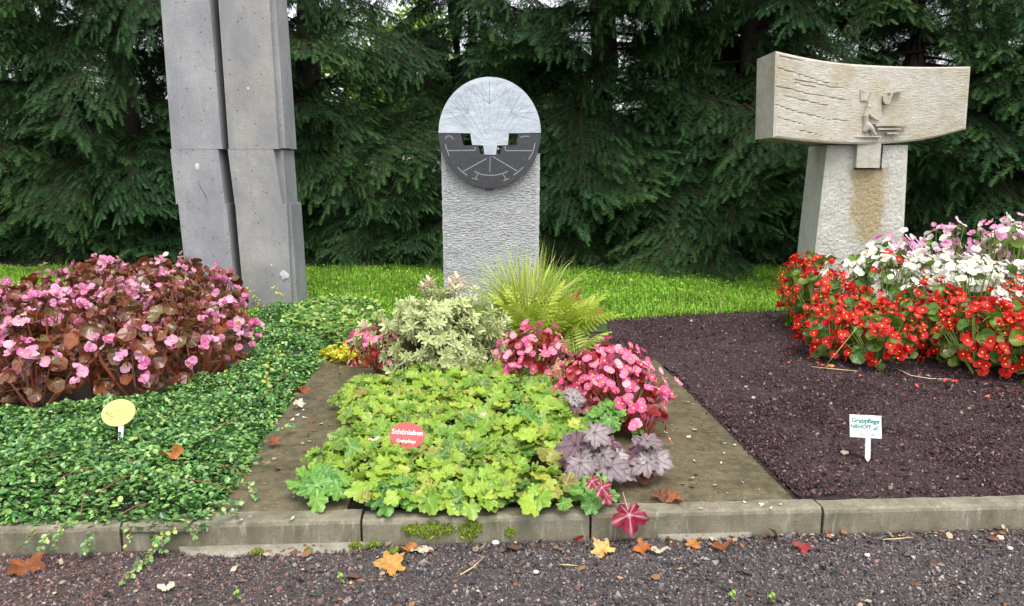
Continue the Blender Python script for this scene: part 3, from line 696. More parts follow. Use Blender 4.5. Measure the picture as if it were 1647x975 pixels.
M_STAMEN = plain('stamens', (.85,.55,.03), .7)
def flower(name, stops, seed, petals=4, cup=.25, edge=None, ruff=0):
    rnd = random.Random(seed)
    mat = FM.setdefault(str(stops), leafmat('petal', stops, .45, .35, var=.45, edge=edge))
    mb = MB()
    for k in range(petals + ruff):
        inner = k >= petals
        az = 2*math.pi*k/(ruff if inner else petals) + rnd.uniform(-.15, .15)+(.4 if inner else 0); big = (1.0 if k % 2 == 0 else .72) if not inner else .5
        L, W = .52*big*rnd.uniform(.9, 1.1), .30*big*(1.2 if k % 2 == 0 else .9); cu = (cup if not inner else 1.0)*rnd.uniform(.6, 1.4)
        V = []; C = []
        for i in range(4):
            t = i/3; wv = W*(0.25, .95, 1.0, .45)[i]
            for j in (-1, 0, 1):
                x, y = j*wv, L*t*(1 if j == 0 else .93); z = cu*L*t*t + .12*L*abs(j)*(1-t) + (.03 if j == 0 else 0) + (.05 if inner else 0)
                V.append((x*math.cos(az)-y*math.sin(az), x*math.sin(az)+y*math.cos(az), z)); C.append((0, max(0, t-.55) if edge else 0, 0))
        F = [(i*3+j, i*3+j+1, (i+1)*3+j+1, (i+1)*3+j) for i in range(3) for j in range(2)]
        mb.add(V, F, 0, C)
    if not ruff:
        n = 6; V = [(0, 0, .16)] + [(.11*math.cos(2*math.pi*k/n), .11*math.sin(2*math.pi*k/n), .075) for k in range(n)] + [(.09*math.cos(2*math.pi*k/n), .09*math.sin(2*math.pi*k/n), 0) for k in range(n)]
        mb.add(V, [(0, 1+k, 1+(k+1) % n) for k in range(n)] + [(1+k, 1+n+k, 1+n+(k+1) % n, 1+(k+1) % n) for k in range(n)], 1)
    return mb.mesh(name, [mat, M_STAMEN], smooth=True)
FM = {}
PINK_S = [(0, (.68,.22,.42)), (.4, (.76,.40,.56)), (.7, (.62,.12,.32)), (1, (.80,.56,.66))]
HOT_S = [(0, (.74,.10,.27)), (.4, (.80,.22,.42)), (.7, (.66,.05,.18)), (1, (.84,.42,.56))]
RED_S = [(0, (.56,.014,.014)), (.5, (.66,.024,.020)), (.8, (.46,.008,.012)), (1, (.72,.05,.035))]
WHITE_S = [(0, (.80,.80,.74)), (.5, (.84,.83,.80)), (1, (.82,.76,.76))]
LILAC_S = [(0, (.72,.28,.50)), (.4, (.80,.46,.64)), (.75, (.60,.14,.40)), (1, (.84,.62,.74))]
F_PINK = [flower('flower', PINK_S, s_, 4, .5, ruff=(3 if s_ % 2 else 0)) for s_ in range(4)]
F_HOT = [flower('flower', HOT_S, s_, 4, .22) for s_ in range(3)]
F_RED = [flower('flower', RED_S, s_, 4, .35, ruff=(3 if s_ == 2 else 0)) for s_ in range(4)]
F_WHITE = [flower('flower', WHITE_S, s_, 4, .35) for s_ in range(3)]
F_LILAC = [flower('flower', LILAC_S, s_, 4, .35, ruff=(3 if s_ == 2 else 0)) for s_ in range(3)]
M_STEMR = plain('red_stem', (.22,.06,.03), .5); M_STEMG = plain('green_stem', (.16,.24,.05), .5); M_STEMB = plain('brown_stem', (.10,.055,.03), .7)

def begonia(pos, h, rad, leaves, lsz, nl, flowers, fsz, nf, stem, label, group, fz=(.35, 1.0), low=1.0, clus=3, name='begonia_plant', zdome=.55):
    rnd = random.Random(hash((round(pos[0], 3), round(pos[1], 3), nl)) & 0xffff)
    o = empty(name, pos); st = MB()
    def dome(az, el, k):
        ce = math.cos(el) if el > 0 else 1+.14*el
        return Vector((math.cos(az)*ce*rad*k, math.sin(az)*ce*rad*k, h*zdome*(1-.0) + math.sin(el)*h*(1-zdome)*k if el >= 0 else h*zdome*(1+el/1.45)))
    for k in range(nl):
        az = rnd.uniform(0, 2*math.pi); el = math.asin(max(-.97, rnd.uniform(-.9*low, 1))); kk = rnd.uniform(.72, 1.02)
        p = dome(az, el, kk); nrm = Vector((math.cos(az)*.8, math.sin(az)*.8, .55+max(0, el)*.9)).normalized() + Vector((rnd.gauss(0, .32), rnd.gauss(0, .32), rnd.gauss(0, .32)))
        dirv = Vector((math.cos(az), math.sin(az), -.25)) + Vector((rnd.gauss(0, .5), rnd.gauss(0, .5), rnd.gauss(0, .3)))
        s_ = lsz*rnd.uniform(.5, 1.3); m = frame(p, nrm, dirv, s_); m.translation = p - (m.to_3x3() @ Vector((0, .3, 0)))
        inst('leaf', rnd.choice(leaves), o, m)
    k = 0
    while k < nf:
        az = rnd.uniform(0, 2*math.pi); s0, s1 = fz; el = math.asin(rnd.uniform(s0*2-1, s1)) if s0 < .5 else math.asin(rnd.uniform(s0, s1))
        c = dome(az, el, rnd.uniform(1.0, 1.14)); nrm = Vector((math.cos(az)*.75, math.sin(az)*.75, .4+math.sin(el)*.7))
        st.tube([Vector((c.x*.35, c.y*.35, h*.2)), Vector((c.x*.8, c.y*.8, c.z*.75)), c], [.003, .0025, .0012], 4, cap=False)
        for q in range(rnd.randint(1, clus)):
            if k >= nf: break
            p = c + Vector((rnd.gauss(0, .45), rnd.gauss(0, .45), rnd.gauss(0, .38)))*fsz
            inst('flower', rnd.choice(flowers), o, frame(p, nrm+Vector((rnd.gauss(0, .4), rnd.gauss(0, .4)-.15, rnd.gauss(0, .35))), (0, 0, 1), fsz*rnd.uniform(.7, 1.15), rnd.uniform(0, 6.3))); k += 1
    for k in range(6):
        az = rnd.uniform(0, 6.3); c = dome(az, rnd.uniform(0, 1.2), .85); st.tube([(0, 0, -.01), (c.x*.5, c.y*.5, h*.3), c], [.005, .004, .002], 5, cap=False)
    st.build('stems', stem, o, smooth=True)
    return tag(o, label, 'flower', group)

def spread_points(poly, mind, tries=4000, seed=1):
    rnd = random.Random(seed); a = np.array(poly); lo, hi = a.min(0), a.max(0); out = []
    for _ in range(tries):
        p = (rnd.uniform(lo[0], hi[0]), rnd.uniform(lo[1], hi[1]))
        if all((p[0]-q[0])**2+(p[1]-q[1])**2 > mind*mind for q in out): out.append(p)
    ins, d = inpoly(np.array(out), poly); return [q for q, i_ in zip(out, ins) if i_]
GP = lambda *pp: [tuple(G(x, y))[:2] for x, y in pp]

# ---- left bed: bronze begonias with pink flowers
bedL = GP((-150, 678), (60, 680), (180, 668), (285, 645), (345, 608), (385, 560), (385, 522), (300, 507), (170, 508), (70, 532), (-190, 590))
for (x, y) in spread_points(bedL, .155, seed=5):
    px = CX + x/y*FPX
    hh = (.285 if y > 2.45 else .235)*float(np.interp(px, [-50, 130, 250, 330, 400], [.82, 1.0, 1.05, 1.0, .8]))
    where = ('at the left edge of the picture' if px < 70 else 'in front of the pillars' if px > 290 else 'left of the pillars') if y > 2.6 else ('above the yellow sign' if 110 < px < 290 else 'at the front left corner' if px <= 110 else 'beside the cotoneaster carpet')
    begonia((x, y, .05), hh*random.uniform(.88, 1.1), .125, BRONZE, .050, 58, F_PINK, .034, 30, M_STEMR,
            'bronze-leaved pink begonia of the left bed, ' + where, 'bronze begonias of the left bed', low=1.0, clus=6, fz=(.40, 1))

# ---- right bed: red begonias in front, white and pink behind
frontR = [(1262, 545), (1300, 565), (1345, 578), (1400, 587), (1455, 594), (1510, 600), (1565, 607), (1622, 613), (1680, 618), (1740, 622)]
bedR = GP((1250, 536), (1325, 574), (1450, 594), (1647, 612), (1900, 640)) + [(2.9, 3.1), (2.6, 3.75), (1.75, 3.75), tuple(G(1330, 512))[:2], tuple(G(1276, 520))[:2]]
cR = Vector(((1.25+1.9)/2, 3.0))
ptsR = spread_points(bedR, .15, seed=9)
fx = [p for p in GP(*frontR)]
def front_dist(x, y):
    px = CX + x/y*FPX
    yy = float(np.interp(px, [f[0] for f in frontR], [f[1] for f in frontR])); return y - G(px, yy).y
for (x, y) in ptsR:
    fd = front_dist(x, y); px = CX+x/y*FPX
    if px > 1800: continue
    edge_ = px < 1350
    side = 'left end' if px < 1400 else 'middle' if px < 1530 else 'right end'
    if fd < .43 or edge_:
        begonia((x, y, .05), (.19 + .05*min(1, max(0, fd)/.3) + (.06 if edge_ and fd > .3 else 0))*random.uniform(.9, 1.12), .125, BEGG, .054, 36, F_RED, .033, 112, M_STEMG, 'red-flowered begonia along the front of the right bed, ' + side, 'red begonias of the right bed', fz=(.14, 1), low=1.15, clus=4)
    elif fd < .82:
        begonia((x, y, .05), .335*random.uniform(.9, 1.12), .13, BEGG, .055, 18, F_WHITE + ([F_RED[0]] if random.random() < .25 else []), .038, 88, M_STEMG, 'white-flowered begonia in the central band of the right bed, ' + side, 'white begonias of the right bed', fz=(.4, 1))
    else:
        begonia((x, y, .05), .41*random.uniform(.88, 1.14), .125, BEGG, .06, 18, F_LILAC + (F_WHITE[:2] if random.random() < .5 else F_WHITE[:1] if random.random() < .5 else []), .039, 74, M_STEMG, 'pink-flowered begonia at the back of the right bed, ' + side, 'pink begonias of the right bed', fz=(.4, 1))

# ---- middle bed: heucheras
def heuchera(pos, rad, h, meshes, size, n, label, group, tilt=.5, name='heuchera_plant', bias=(0, -.25)):
    rnd = random.Random(int(abs(pos[0]*9173+pos[1]*3911)*10)); o = empty(name, pos)
    for k in range(n):
        az = 2*math.pi*(k*.381966) + rnd.uniform(-.3, .3); r = rad*math.sqrt((k+.5)/n)*rnd.uniform(.85, 1.1)
        p = Vector((math.cos(az)*r, math.sin(az)*r, h*(1-.55*(r/rad)**2)*rnd.uniform(.75, 1.15)))
        nrm = Vector((math.cos(az)*tilt*r/rad+bias[0], math.sin(az)*tilt*r/rad+bias[1], 1)) + Vector((rnd.gauss(0, .36), rnd.gauss(0, .36), 0))
        s_ = size*rnd.uniform(.6, 1.3)
        m = frame(p, nrm, (math.cos(az)+rnd.gauss(0, .4), math.sin(az)+rnd.gauss(0, .4), 0), s_); m.translation = p - m.to_3x3() @ Vector((0, .2, 0))
        inst('leaf', rnd.choice(meshes), o, m)
    return tag(o, label, 'plant', group)
bedM = GP((530, 815), (560, 700), (590, 640), (640, 610), (760, 606), (880, 612), (915, 640), (940, 690), (900, 730), (905, 790), (930, 818))
for (x, y) in spread_points(bedM, .088, seed=3):
    px = CX+x/y*FPX; py = 275+(CAMH-.06)/y*FPX
    where = 'beside the left path' if px < 585 else 'around the red sign' if px < 730 and 680 < py < 760 else 'below the variegated shrub' if py < 680 else 'next to the silver purple leaves' if px > 830 else 'close to the kerb' if py > 760 else 'in the centre of the bed'
    heuchera((x, y, .06), .085, .062, HEU, .038, 32, 'lime green heuchera with scalloped leaves ' + where, 'lime green heucheras of the middle bed')
for px, py, r, h, n, lab in ((520, 800, .07, .05, 14, 'darker green heuchera at the left front corner of the middle bed'), (640, 815, .06, .045, 12, 'darker green heuchera at the kerb left of the moss patches'),
                       (860, 812, .055, .045, 10, 'darker green heuchera at the kerb right of the moss patches'), (952, 812, .05, .04, 9, 'green heuchera at the kerb left of the burgundy leaf'), (985, 702, .07, .08, 17, 'fresh green heuchera between the pink begonia and the silver leaves'),
                       (705, 816, .055, .045, 12, 'lime heuchera at the kerb above the left moss patch'), (760, 818, .055, .042, 11, 'lime heuchera hanging over the kerb between the two moss patches'), (845, 705, .05, .075, 9, 'bluish green heuchera leaves right of the red sign')):
    p = G(px, py, .055); heuchera((p.x, p.y, .058), r, h, HEUG if 'lime' not in lab else HEU, .042, int(n*1.8), lab, 'green heucheras of the middle bed', tilt=.75, bias=(0, -.4))
for px, py, r, h, n, lab in ((955, 772, .075, .10, 16, 'silver and purple veined heuchera at the front of the middle bed'), (1038, 775, .045, .085, 6, 'silver purple heuchera with few leaves beside the right path'), (922, 690, .018, .115, 2, 'single silver leaved heuchera below the pink begonia')):
    p = G(px, py, .055); heuchera((p.x, p.y, .058), r, h, HEUP, .05, int(n*1.7), lab, 'silver purple heucheras', tilt=.55, bias=(-.1, -.75))
p = G(1006, 815, .055); o = empty('heuchera_plant', (p.x, p.y, .055))
q = D(1013, 834, p.y-.062)-Vector((p.x, p.y, .055)); m = frame(q, (.1, -1, .25), (.1, 0, -1), .06); m.translation = q - m.to_3x3() @ Vector((0, .12, 0)); inst('leaf', HEUB[0], o, m)
for (x, y, dy_, s_) in ((968, 784, -.01, .032), (952, 774, .0, .028), (975, 800, -.015, .024)):
    q = D(x, y, p.y-.05)-Vector((p.x, p.y, .055)); inst('leaf', HEUB[1], o, frame(q, (.3, -.9, .5), (.6, 0, -1), s_))
tag(o, 'burgundy heuchera leaf hanging over the kerb', 'plant')

# ---- red leaved begonias with hot pink flowers in the middle bed
for px, py, h, rad, nl, nf, lab in ((605, 600, .16, .085, 14, 24, 'small pink begonia at the left edge of the middle bed'),
        (855, 622, .205, .09, 30, 40, 'pink and red begonia right of the variegated shrub'), (826, 612, .11, .05, 10, 5, 'low red-leaved begonia against the variegated shrub'),
        (948, 655, .165, .085, 20, 34, 'hot pink begonia above the silver leaf'), (1005, 680, .165, .105, 26, 70, 'large hot pink begonia beside the right path'), (985, 632, .155, .09, 18, 40, 'hot pink begonia behind the large one at the right path'),
        (1035, 705, .09, .06, 12, 12, 'low hot pink begonia at the edge of the right path')):
    p = G(px, py); begonia((p.x, p.y, .05), h, rad, BEGR, .042, nl, F_HOT, .029, int(nf*2.5), M_STEMR, lab, 'hot pink begonias of the middle bed', fz=(.2, 1), low=.9)

# ---- variegated shrub
M_VAR = leafmat('variegated_leaf', [(0, (.27,.36,.10)), (.5, (.36,.43,.15)), (1, (.20,.32,.07))], .4, .25, edge=(.66,.67,.38), var=.4)
M_VARP = leafmat('pink_tip_leaf', [(0, (.62,.42,.28)), (1, (.66,.34,.30))], .4, .25, edge=(.72,.60,.46), var=.4)
def rosette(name, mat, n, L, wd, seed):
    rnd = random.Random(seed); V = []; F = []; C = []
    for k in range(n):
        az = k*2.4+rnd.uniform(-.3, .3); up = .15+1.0*(k/n); l = L*rnd.uniform(.75, 1.15); z0 = -.35*L*(1-k/n)*1.6; b = len(V)
        d = Vector((math.cos(az), math.sin(az), 0)); s_ = Vector((-d.y, d.x, 0))
        for t, wv in ((0, .1), (.45, 1), (.8, .75), (1, 0)):
            c = d*l*t*math.cos(up*.8) + Vector((0, 0, z0 + l*t*math.sin(up) - .25*l*t*t))
            if wv == 0: V.append(tuple(c)); C.append((0, .9, 0))
            else:
                for j in (-1, 0, 1): V.append(tuple(c+s_*wd*wv*j+Vector((0, 0, .12*wd*abs(j)*2)))); C.append((0, 1 if j else 0, 0))
        for i in range(2):
            for j in range(2): F.append((b+i*3+j, b+i*3+j+1, b+(i+1)*3+j+1, b+(i+1)*3+j))
        F += [(b+6, b+7, b+9), (b+7, b+8, b+9)]
    return meshdata(name, V, F, [mat], col=C, smooth=True)
ROS = [rosette('leaf_rosette', M_VAR, 15, .030, .0042, s_) for s_ in range(4)]; ROSP = [rosette('leaf_rosette', M_VARP, 15, .036, .0052, 7)]
def shrub(name, pos, rad, h, n, meshes, label, size=1.0, tips=None, seed=2, stemmat=None):
    rnd = random.Random(seed); o = empty(name, pos); st = MB()
    for k in range(n):
        el = math.asin(rnd.uniform(-.25, 1)); az = rnd.uniform(0, 6.283); kk = rnd.uniform(.6, 1.14)*(1+.12*math.sin(az*3+seed))
        p = Vector((math.cos(az)*math.cos(el)*rad*kk, math.sin(az)*math.cos(el)*rad*kk, h*.35+math.sin(el)*h*.65*kk))
        nrm = Vector((p.x/rad, p.y/rad, (p.z-h*.2)/h*1.3)) + Vector((rnd.gauss(0, .3), rnd.gauss(0, .3), rnd.gauss(.1, .3)))
        inst('leaf_rosette', rnd.choice(meshes), o, frame(p, nrm, (0, 0, 1), size*rnd.uniform(.75, 1.2), rnd.uniform(0, 6.3)))
        if k % 2 == 0: st.tube([(p.x*.1, p.y*.1, 0), (p.x*.55, p.y*.55, p.z*.5), p], [.004, .0025, .0012], 4, cap=False)
    for (dx, dy, dz_, s_) in tips or []:
        inst('leaf_rosette', ROSP[0], o, frame((dx, dy, dz_), (dx, dy, .6), (0, 1, 0), s_)); st.tube([(0, 0, h*.5), (dx, dy, dz_)], [.002, .001], 4, cap=False)
    st.build('stems', stemmat or M_STEMB, o, smooth=True); return tag(o, label, 'shrub')
p = G(712, 600); 
def off(px, py, dy=0): q_ = D(px, py, p.y+dy); return (q_.x-p.x, dy, q_.z-.05)
shrub('variegated_shrub', (p.x, p.y, .05), .20, .29, 400, ROS, 'cream and green variegated shrub with pink tips in the middle bed', tips=[(*off(690, 452, .05), 1), (*off(735, 448, .06), 1.15), (*off(724, 455, .03), .9), (*off(680, 460, .0), .8), (*off(742, 462, .04), 1.)])
p2 = G(648, 585); shrub('variegated_shrub', (p2.x, p2.y, .05), .09, .17, 90, ROS, 'low cream variegated side shoots left of the variegated shrub', seed=5)
p3 = G(790, 600); shrub('variegated_shrub', (p3.x, p3.y, .05), .085, .15, 80, ROS, 'low cream variegated side shoots right of the variegated shrub', seed=8)

# ---- grass clumps, fern, dry stems
def blades(name, pos, n, h, spread, cols, wd, label, cat='grass', seed=1, droop=.5, bias=(0, 0)):
    rnd = random.Random(seed); V = []; F = []; C = []
    for k in range(n):
        az = rnd.uniform(0, 6.283); lean = spread*rnd.uniform(.05, 1); L = h*rnd.uniform(.55, 1.1); c = Vector(rnd.choice(cols))*rnd.uniform(.7, 1.2)
        b = len(V); base = Vector((math.cos(az), math.sin(az), 0))*rnd.uniform(0, .25)*spread*h; d = Vector((math.cos(az)+bias[0], math.sin(az)+bias[1], 0))
        s_ = Vector((-math.sin(az+rnd.uniform(-.6, .6)), math.cos(az), 0))*wd*rnd.uniform(.6, 1.2)
        for i in range(6):
            t = i/5; p = base + d*(lean*L*(t**1.5)) + Vector((0, 0, L*(t - droop*lean*t*t*t)))
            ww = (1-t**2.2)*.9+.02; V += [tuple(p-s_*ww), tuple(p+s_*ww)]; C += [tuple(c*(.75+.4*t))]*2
        F += [(b+2*i, b+2*i+1, b+2*i+3, b+2*i+2) for i in range(5)]
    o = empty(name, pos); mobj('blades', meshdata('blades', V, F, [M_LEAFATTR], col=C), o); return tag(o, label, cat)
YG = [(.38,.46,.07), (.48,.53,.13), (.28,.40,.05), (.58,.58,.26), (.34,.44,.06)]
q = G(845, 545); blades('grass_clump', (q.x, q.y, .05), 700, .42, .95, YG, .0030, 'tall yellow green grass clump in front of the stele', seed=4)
q = G(905, 640); blades('grass_clump', (q.x, q.y, .05), 46, .125, .7, YG, .0022, 'small grass tuft between the two pink begonias', seed=6)
q = G(672, 655); blades('grass_clump', (q.x, q.y, .05), 22, .11, .3, [(.17,.36,.03), (.22,.42,.04)], .0022, 'few upright green grass blades left of the variegated shrub', seed=7)
STRAW = [(.46,.36,.18), (.36,.26,.12), (.55,.46,.27)]
q = G(643, 665); blades('dry_grass', (q.x, q.y, .05), 44, .115, .75, STRAW, .0014, 'dry straw coloured grass at the left foot of the variegated shrub', seed=8)
q = G(580, 690); blades('dry_grass', (q.x, q.y, .06), 26, .10, .95, STRAW, .0013, 'dry straw lying on the lime leaves near the left path', seed=9, droop=.9)
q = G(725, 650); blades('dry_grass', (q.x, q.y, .06), 22, .08, 1., STRAW, .0013, 'dry straw below the middle of the variegated shrub', seed=10, droop=.9)
M_FERN = leafmat('fern_leaf', [(0, (.40,.51,.06)), (.5, (.50,.56,.09)), (.8, (.29,.44,.045)), (1, (.58,.58,.12))], .45, .32, var=.4)
M_ORANGE = leafmat('dry_fern_leaf', [(0, (.42,.14,.05)), (.5, (.50,.20,.08)), (1, (.34,.10,.04))], .6, .2)
M_PALEFERN = leafmat('pale_fern_leaf', [(0, (.40,.46,.10)), (.5, (.50,.54,.16)), (1, (.33,.42,.07))], .45, .3, var=.4)
def frond(name, mat, L, npair, pl, pw, arch, seed):
    rnd = random.Random(seed); V = []; F = []; C = []
    def sp(t): return Vector((0, L*t*(1-.12*t), L*(arch*t - arch*1.15*t*t)))
    m_ = MB(); m_.tube([sp(i/8) for i in range(9)], [.0022*(1-.8*i/8) for i in range(9)], 4, cap=False)
    for k in range(npair):
        t = .12+.86*k/npair; l = pl*math.sin(math.pi*min(1, (.18+.82*t)**.8))**.8*(1.1-.35*t)
        for sd in (-1, 1):
            p = sp(t+.012*sd); d = Vector((sd*.93, .38, -.12+rnd.uniform(-.15, .1))).normalized(); w_ = Vector((-d.y*.0, 1, 0))*pw; b = []
            P = [p, p+d*l*.35+w_*.9, p+d*l*.75+w_*.6+Vector((0, 0, -.06*l)), p+d*l+Vector((0, 0, -.14*l)), p+d*l*.75-w_*.6+Vector((0, 0, -.06*l)), p+d*l*.35-w_*.9]
            m_.add(P, [(0, 1, 5), (1, 2, 4, 5), (2, 3, 4)])
    return m_.mesh(name, [mat])
def fern(name, pos, fronds, n, label, tilt=(.55, 1.1), size=1.0, seed=1, azr=(0, 6.283)):
    rnd = random.Random(seed); o = empty(name, pos)
    for k in range(n):
        az = azr[0]+(azr[1]-azr[0])*(k+rnd.uniform(.1, .9))/n; ti = rnd.uniform(*tilt)
        M = Matrix.Rotation(az-math.pi/2, 4, 'Z') @ Matrix.Rotation(ti, 4, 'X') @ Matrix.Rotation(rnd.uniform(-.4, .4), 4, 'Y') @ Matrix.Scale(size*rnd.uniform(.75, 1.15), 4)
        inst('frond', rnd.choice(fronds), o, M)
    return tag(o, label, 'fern')
FR = [frond('frond', M_FERN, .30, 15, .072, .0066, .25+.1*s_, s_) for s_ in range(3)]
FRO = [frond('frond', M_ORANGE, .12, 9, .034, .006, .3, 5)]
FRP = [frond('frond', M_PALEFERN, .20, 10, .055, .0065, .35, s_) for s_ in (7, 8)]
q = G(858, 560); fern('fern', (q.x, q.y, .06), FR, 26, 'yellow green fern with long fronds in front of the stele', (.3, 1.1), 1.06, 3)
q = G(900, 555); fern('fern', (q.x, q.y, .055), FR, 12, 'yellow green fern arching to the right of the grass clump', (.5, 1.0), 1.05, 6, (-1.4, 1.2))
q = G(925, 570); fern('fern', (q.x, q.y, .05), FRP, 13, 'pale low fern leaves at the edge of the lava bed', (.15, .7), .95, 4)
q = G(890, 610); fern('fern', (q.x, q.y, .05), FRP, 8, 'pale fern leaves behind the hot pink begonia', (.4, .9), .8, 12)
q = G(945, 525); fern('dry_fern', (q.x, q.y, .06), FRO, 9, 'orange brown dried fern at the right of the grass clump', (.1, 1.1), 1., 5)
q = G(925, 505); fern('dry_fern', (q.x, q.y, .06), FRO, 5, 'small reddish dried fern top behind the grass clump', (.9, 1.4), 1.2, 8)

# ---- cotoneaster carpet on the left
OV_V = np.array([(0, 0, 0), (.32, .3, .06), (.34, .68, .06), (0, 1, -.02), (-.34, .68, .06), (-.32, .3, .06)]); OV_F = [(0, 1, 2, 3), (0, 3, 4, 5)]
carpet = GP((-170, 846), (60, 846), (330, 843), (366, 806), (398, 765), (428, 708), (452, 668), (492, 612), (540, 566), (566, 530), (470, 498), (405, 505), (420, 545), (395, 580), (325, 622), (210, 652), (100, 664), (-190, 672))
def carpet_h(x, y, d): return .052 + .06*np.clip(d/.11, 0, 1)**.6
GREENS = np.array([(.052,.15,.034), (.08,.21,.048), (.115,.27,.06), (.034,.10,.026), (.17,.32,.085), (.27,.40,.11)])
p_, d = scatter(carpet, 52000); n = len(p_)
hh = carpet_h(p_[:, 0], p_[:, 1], d) + np.array([fbm(x*7, y*7, 3.)*.03 + fbm(x*24, y*24, 6.)*.012 for x, y in p_])*np.clip(d/.05, .2, 1)
z_ = hh - np.abs(rng.normal(0, .014, n)); z_ = np.maximum(z_, .05)
V, F, idx = clones(OV_V, OV_F, np.column_stack([p_, z_]), rotmats(n, .68), .0120*np.exp(rng.normal(0, .22, n)))
c = GREENS[rng.integers(0, 6, n)]*np.exp(rng.normal(0, .2, n))[:, None]
M_COTO = leafmat('cotoneaster_leaf', None, .26, .18, attr=True, spec=.55)
co = mobj('cotoneaster_carpet', meshdata('cotoneaster_carpet', V, F, [M_COTO], col=c[idx])); tag(co, 'dense low cotoneaster carpet of small green leaves around the yellow sign', 'ground cover', kind='stuff')
# woody mat below the leaves
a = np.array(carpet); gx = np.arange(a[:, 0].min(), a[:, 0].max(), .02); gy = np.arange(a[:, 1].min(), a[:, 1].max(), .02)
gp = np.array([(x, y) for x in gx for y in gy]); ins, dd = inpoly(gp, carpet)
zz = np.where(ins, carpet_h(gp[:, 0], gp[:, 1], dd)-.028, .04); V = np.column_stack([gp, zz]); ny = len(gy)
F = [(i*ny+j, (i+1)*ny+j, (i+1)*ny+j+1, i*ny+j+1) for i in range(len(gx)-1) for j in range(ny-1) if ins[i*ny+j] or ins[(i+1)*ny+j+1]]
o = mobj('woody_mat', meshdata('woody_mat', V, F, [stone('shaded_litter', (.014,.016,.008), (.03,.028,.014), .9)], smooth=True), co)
def shoot(pts, label=None, lf=.0105, parent=co, cols=GREENS, gap=.008, twig=None, name='trailing_shoot', dens=2):
    P = [Vector(p__) for p__ in pts]
    P = [a_.lerp(b_, t_)+Vector((random.gauss(0, .0035), random.gauss(0, .002), random.gauss(0, .0025)))*(t_ > 0) for a_, b_ in zip(P, P[1:]) for t_ in (0, .35, .7)] + [P[-1]]
    m_ = MB(); m_.tube(P, [.0013]*(len(P)-1)+[.0006], 4, mi=1, cap=False); s = 0
    for a_, b_ in zip(P, P[1:]):
        L = (b_-a_).length; k = 0
        t = b_-a_; t.normalize(); side = t.cross(Vector((0, -.5, .8))).normalized()
        for q_ in np.arange(0, L, gap):
            for sd in (-1, 1)[:dens]:
                if random.random() < .3: continue
                base = a_ + t*(q_+random.uniform(-.4, .4)*gap); d_ = (side*sd*random.uniform(.6, 1)+t*.5+Vector((0, -.15, random.uniform(-.2, .5)))).normalized()
                nrm = Vector((random.gauss(0, .35), -.55+random.gauss(0, .3), .8)); M = frame(base, nrm, d_, lf*random.uniform(.55, 1.3))
                c_ = cols[random.randrange(len(cols))]*random.uniform(.8, 1.25); m_.add([M @ Vector(v) for v in OV_V], OV_F, 0, tuple(c_))
    return m_.build(name, [M_COTO, M_STEMR], parent)
def px_path(pp): return [D(x, y, Y) for x, y, Y in pp]
kf = lambda px: (lambda u: (K0+KU*u).y)(Ku(px))       # distance of the kerb face in that column
for pp in (((85, 840), (72, 868), (60, 890)), ((110, 838), (95, 862), (88, 880)), ((60, 842), (50, 862), (30, 882)), ((215, 845), (208, 868), (200, 884)), ((240, 845), (252, 872), (262, 886)),
           ((265, 838), (262, 866), (238, 893)), ((285, 835), (272, 862), (248, 885)), ((300, 836), (306, 858), (316, 876)), ((150, 842), (142, 866), (136, 888))):
    shoot([D(x, y, kf(x)+(.03 if i == 0 else -.008-.012*i)) for i, (x, y) in enumerate(pp)])
g = lambda x, y, z=.0: G(x, y, z)
shoot([D(258, 868, kf(258)-.012), G(240, 893, .012), G(222, 908, .012), G(208, 922, .014), G(190, 938, .01)])
shoot([G(345, 812, .09), G(372, 808, .072), G(398, 806, .066)]); shoot([G(375, 770, .09), G(398, 778, .072), G(412, 800, .064)]); shoot([G(398, 735, .09), G(420, 742, .072), G(436, 745, .066)])
shoot([G(440, 690, .10), G(458, 690, .08), G(470, 688, .07)]); shoot([G(330, 820, .09), G(352, 826, .08), G(385, 826, .066)])
LIME = np.array([(.22,.36,.04), (.30,.40,.05), (.40,.44,.06)])
for (x, y, h_) in ((430, 640, .14), (405, 590, .12), (445, 600, .10), (385, 560, .13), (412, 498, .11), (452, 500, .12), (372, 500, .10), (488, 512, .08), (330, 745, .05), (160, 700, .08), (80, 705, .06)):
    b = G(x, y, .06); shoot([b, b+Vector((.01, 0, h_*.6)), b+Vector((random.uniform(-.03, .03), -.01, h_))], cols=LIME if y < 660 else GREENS, lf=.016, gap=.014)
# red runner twigs lying on the carpet
for (x, y, dx, dy) in ((95, 770, 60, -20), (160, 790, 70, -32), (300, 770, 90, 25), (205, 735, 40, 50), (350, 745, 60, 30), (40, 745, 50, -10), (240, 810, -50, 20), (330, 700, 60, -30), (130, 830, 6, -40), (420, 640, 45, -40)):
    m_ = MB(); a_, b_ = G(x, y, .118), G(x+dx, y+dy, .116); m_.tube([a_, a_.lerp(b_, .5)+Vector((0, 0, .006)), b_], [.0010, .0010, .0005], 4, cap=False); m_.build('runner_twig', M_STEMR, co)

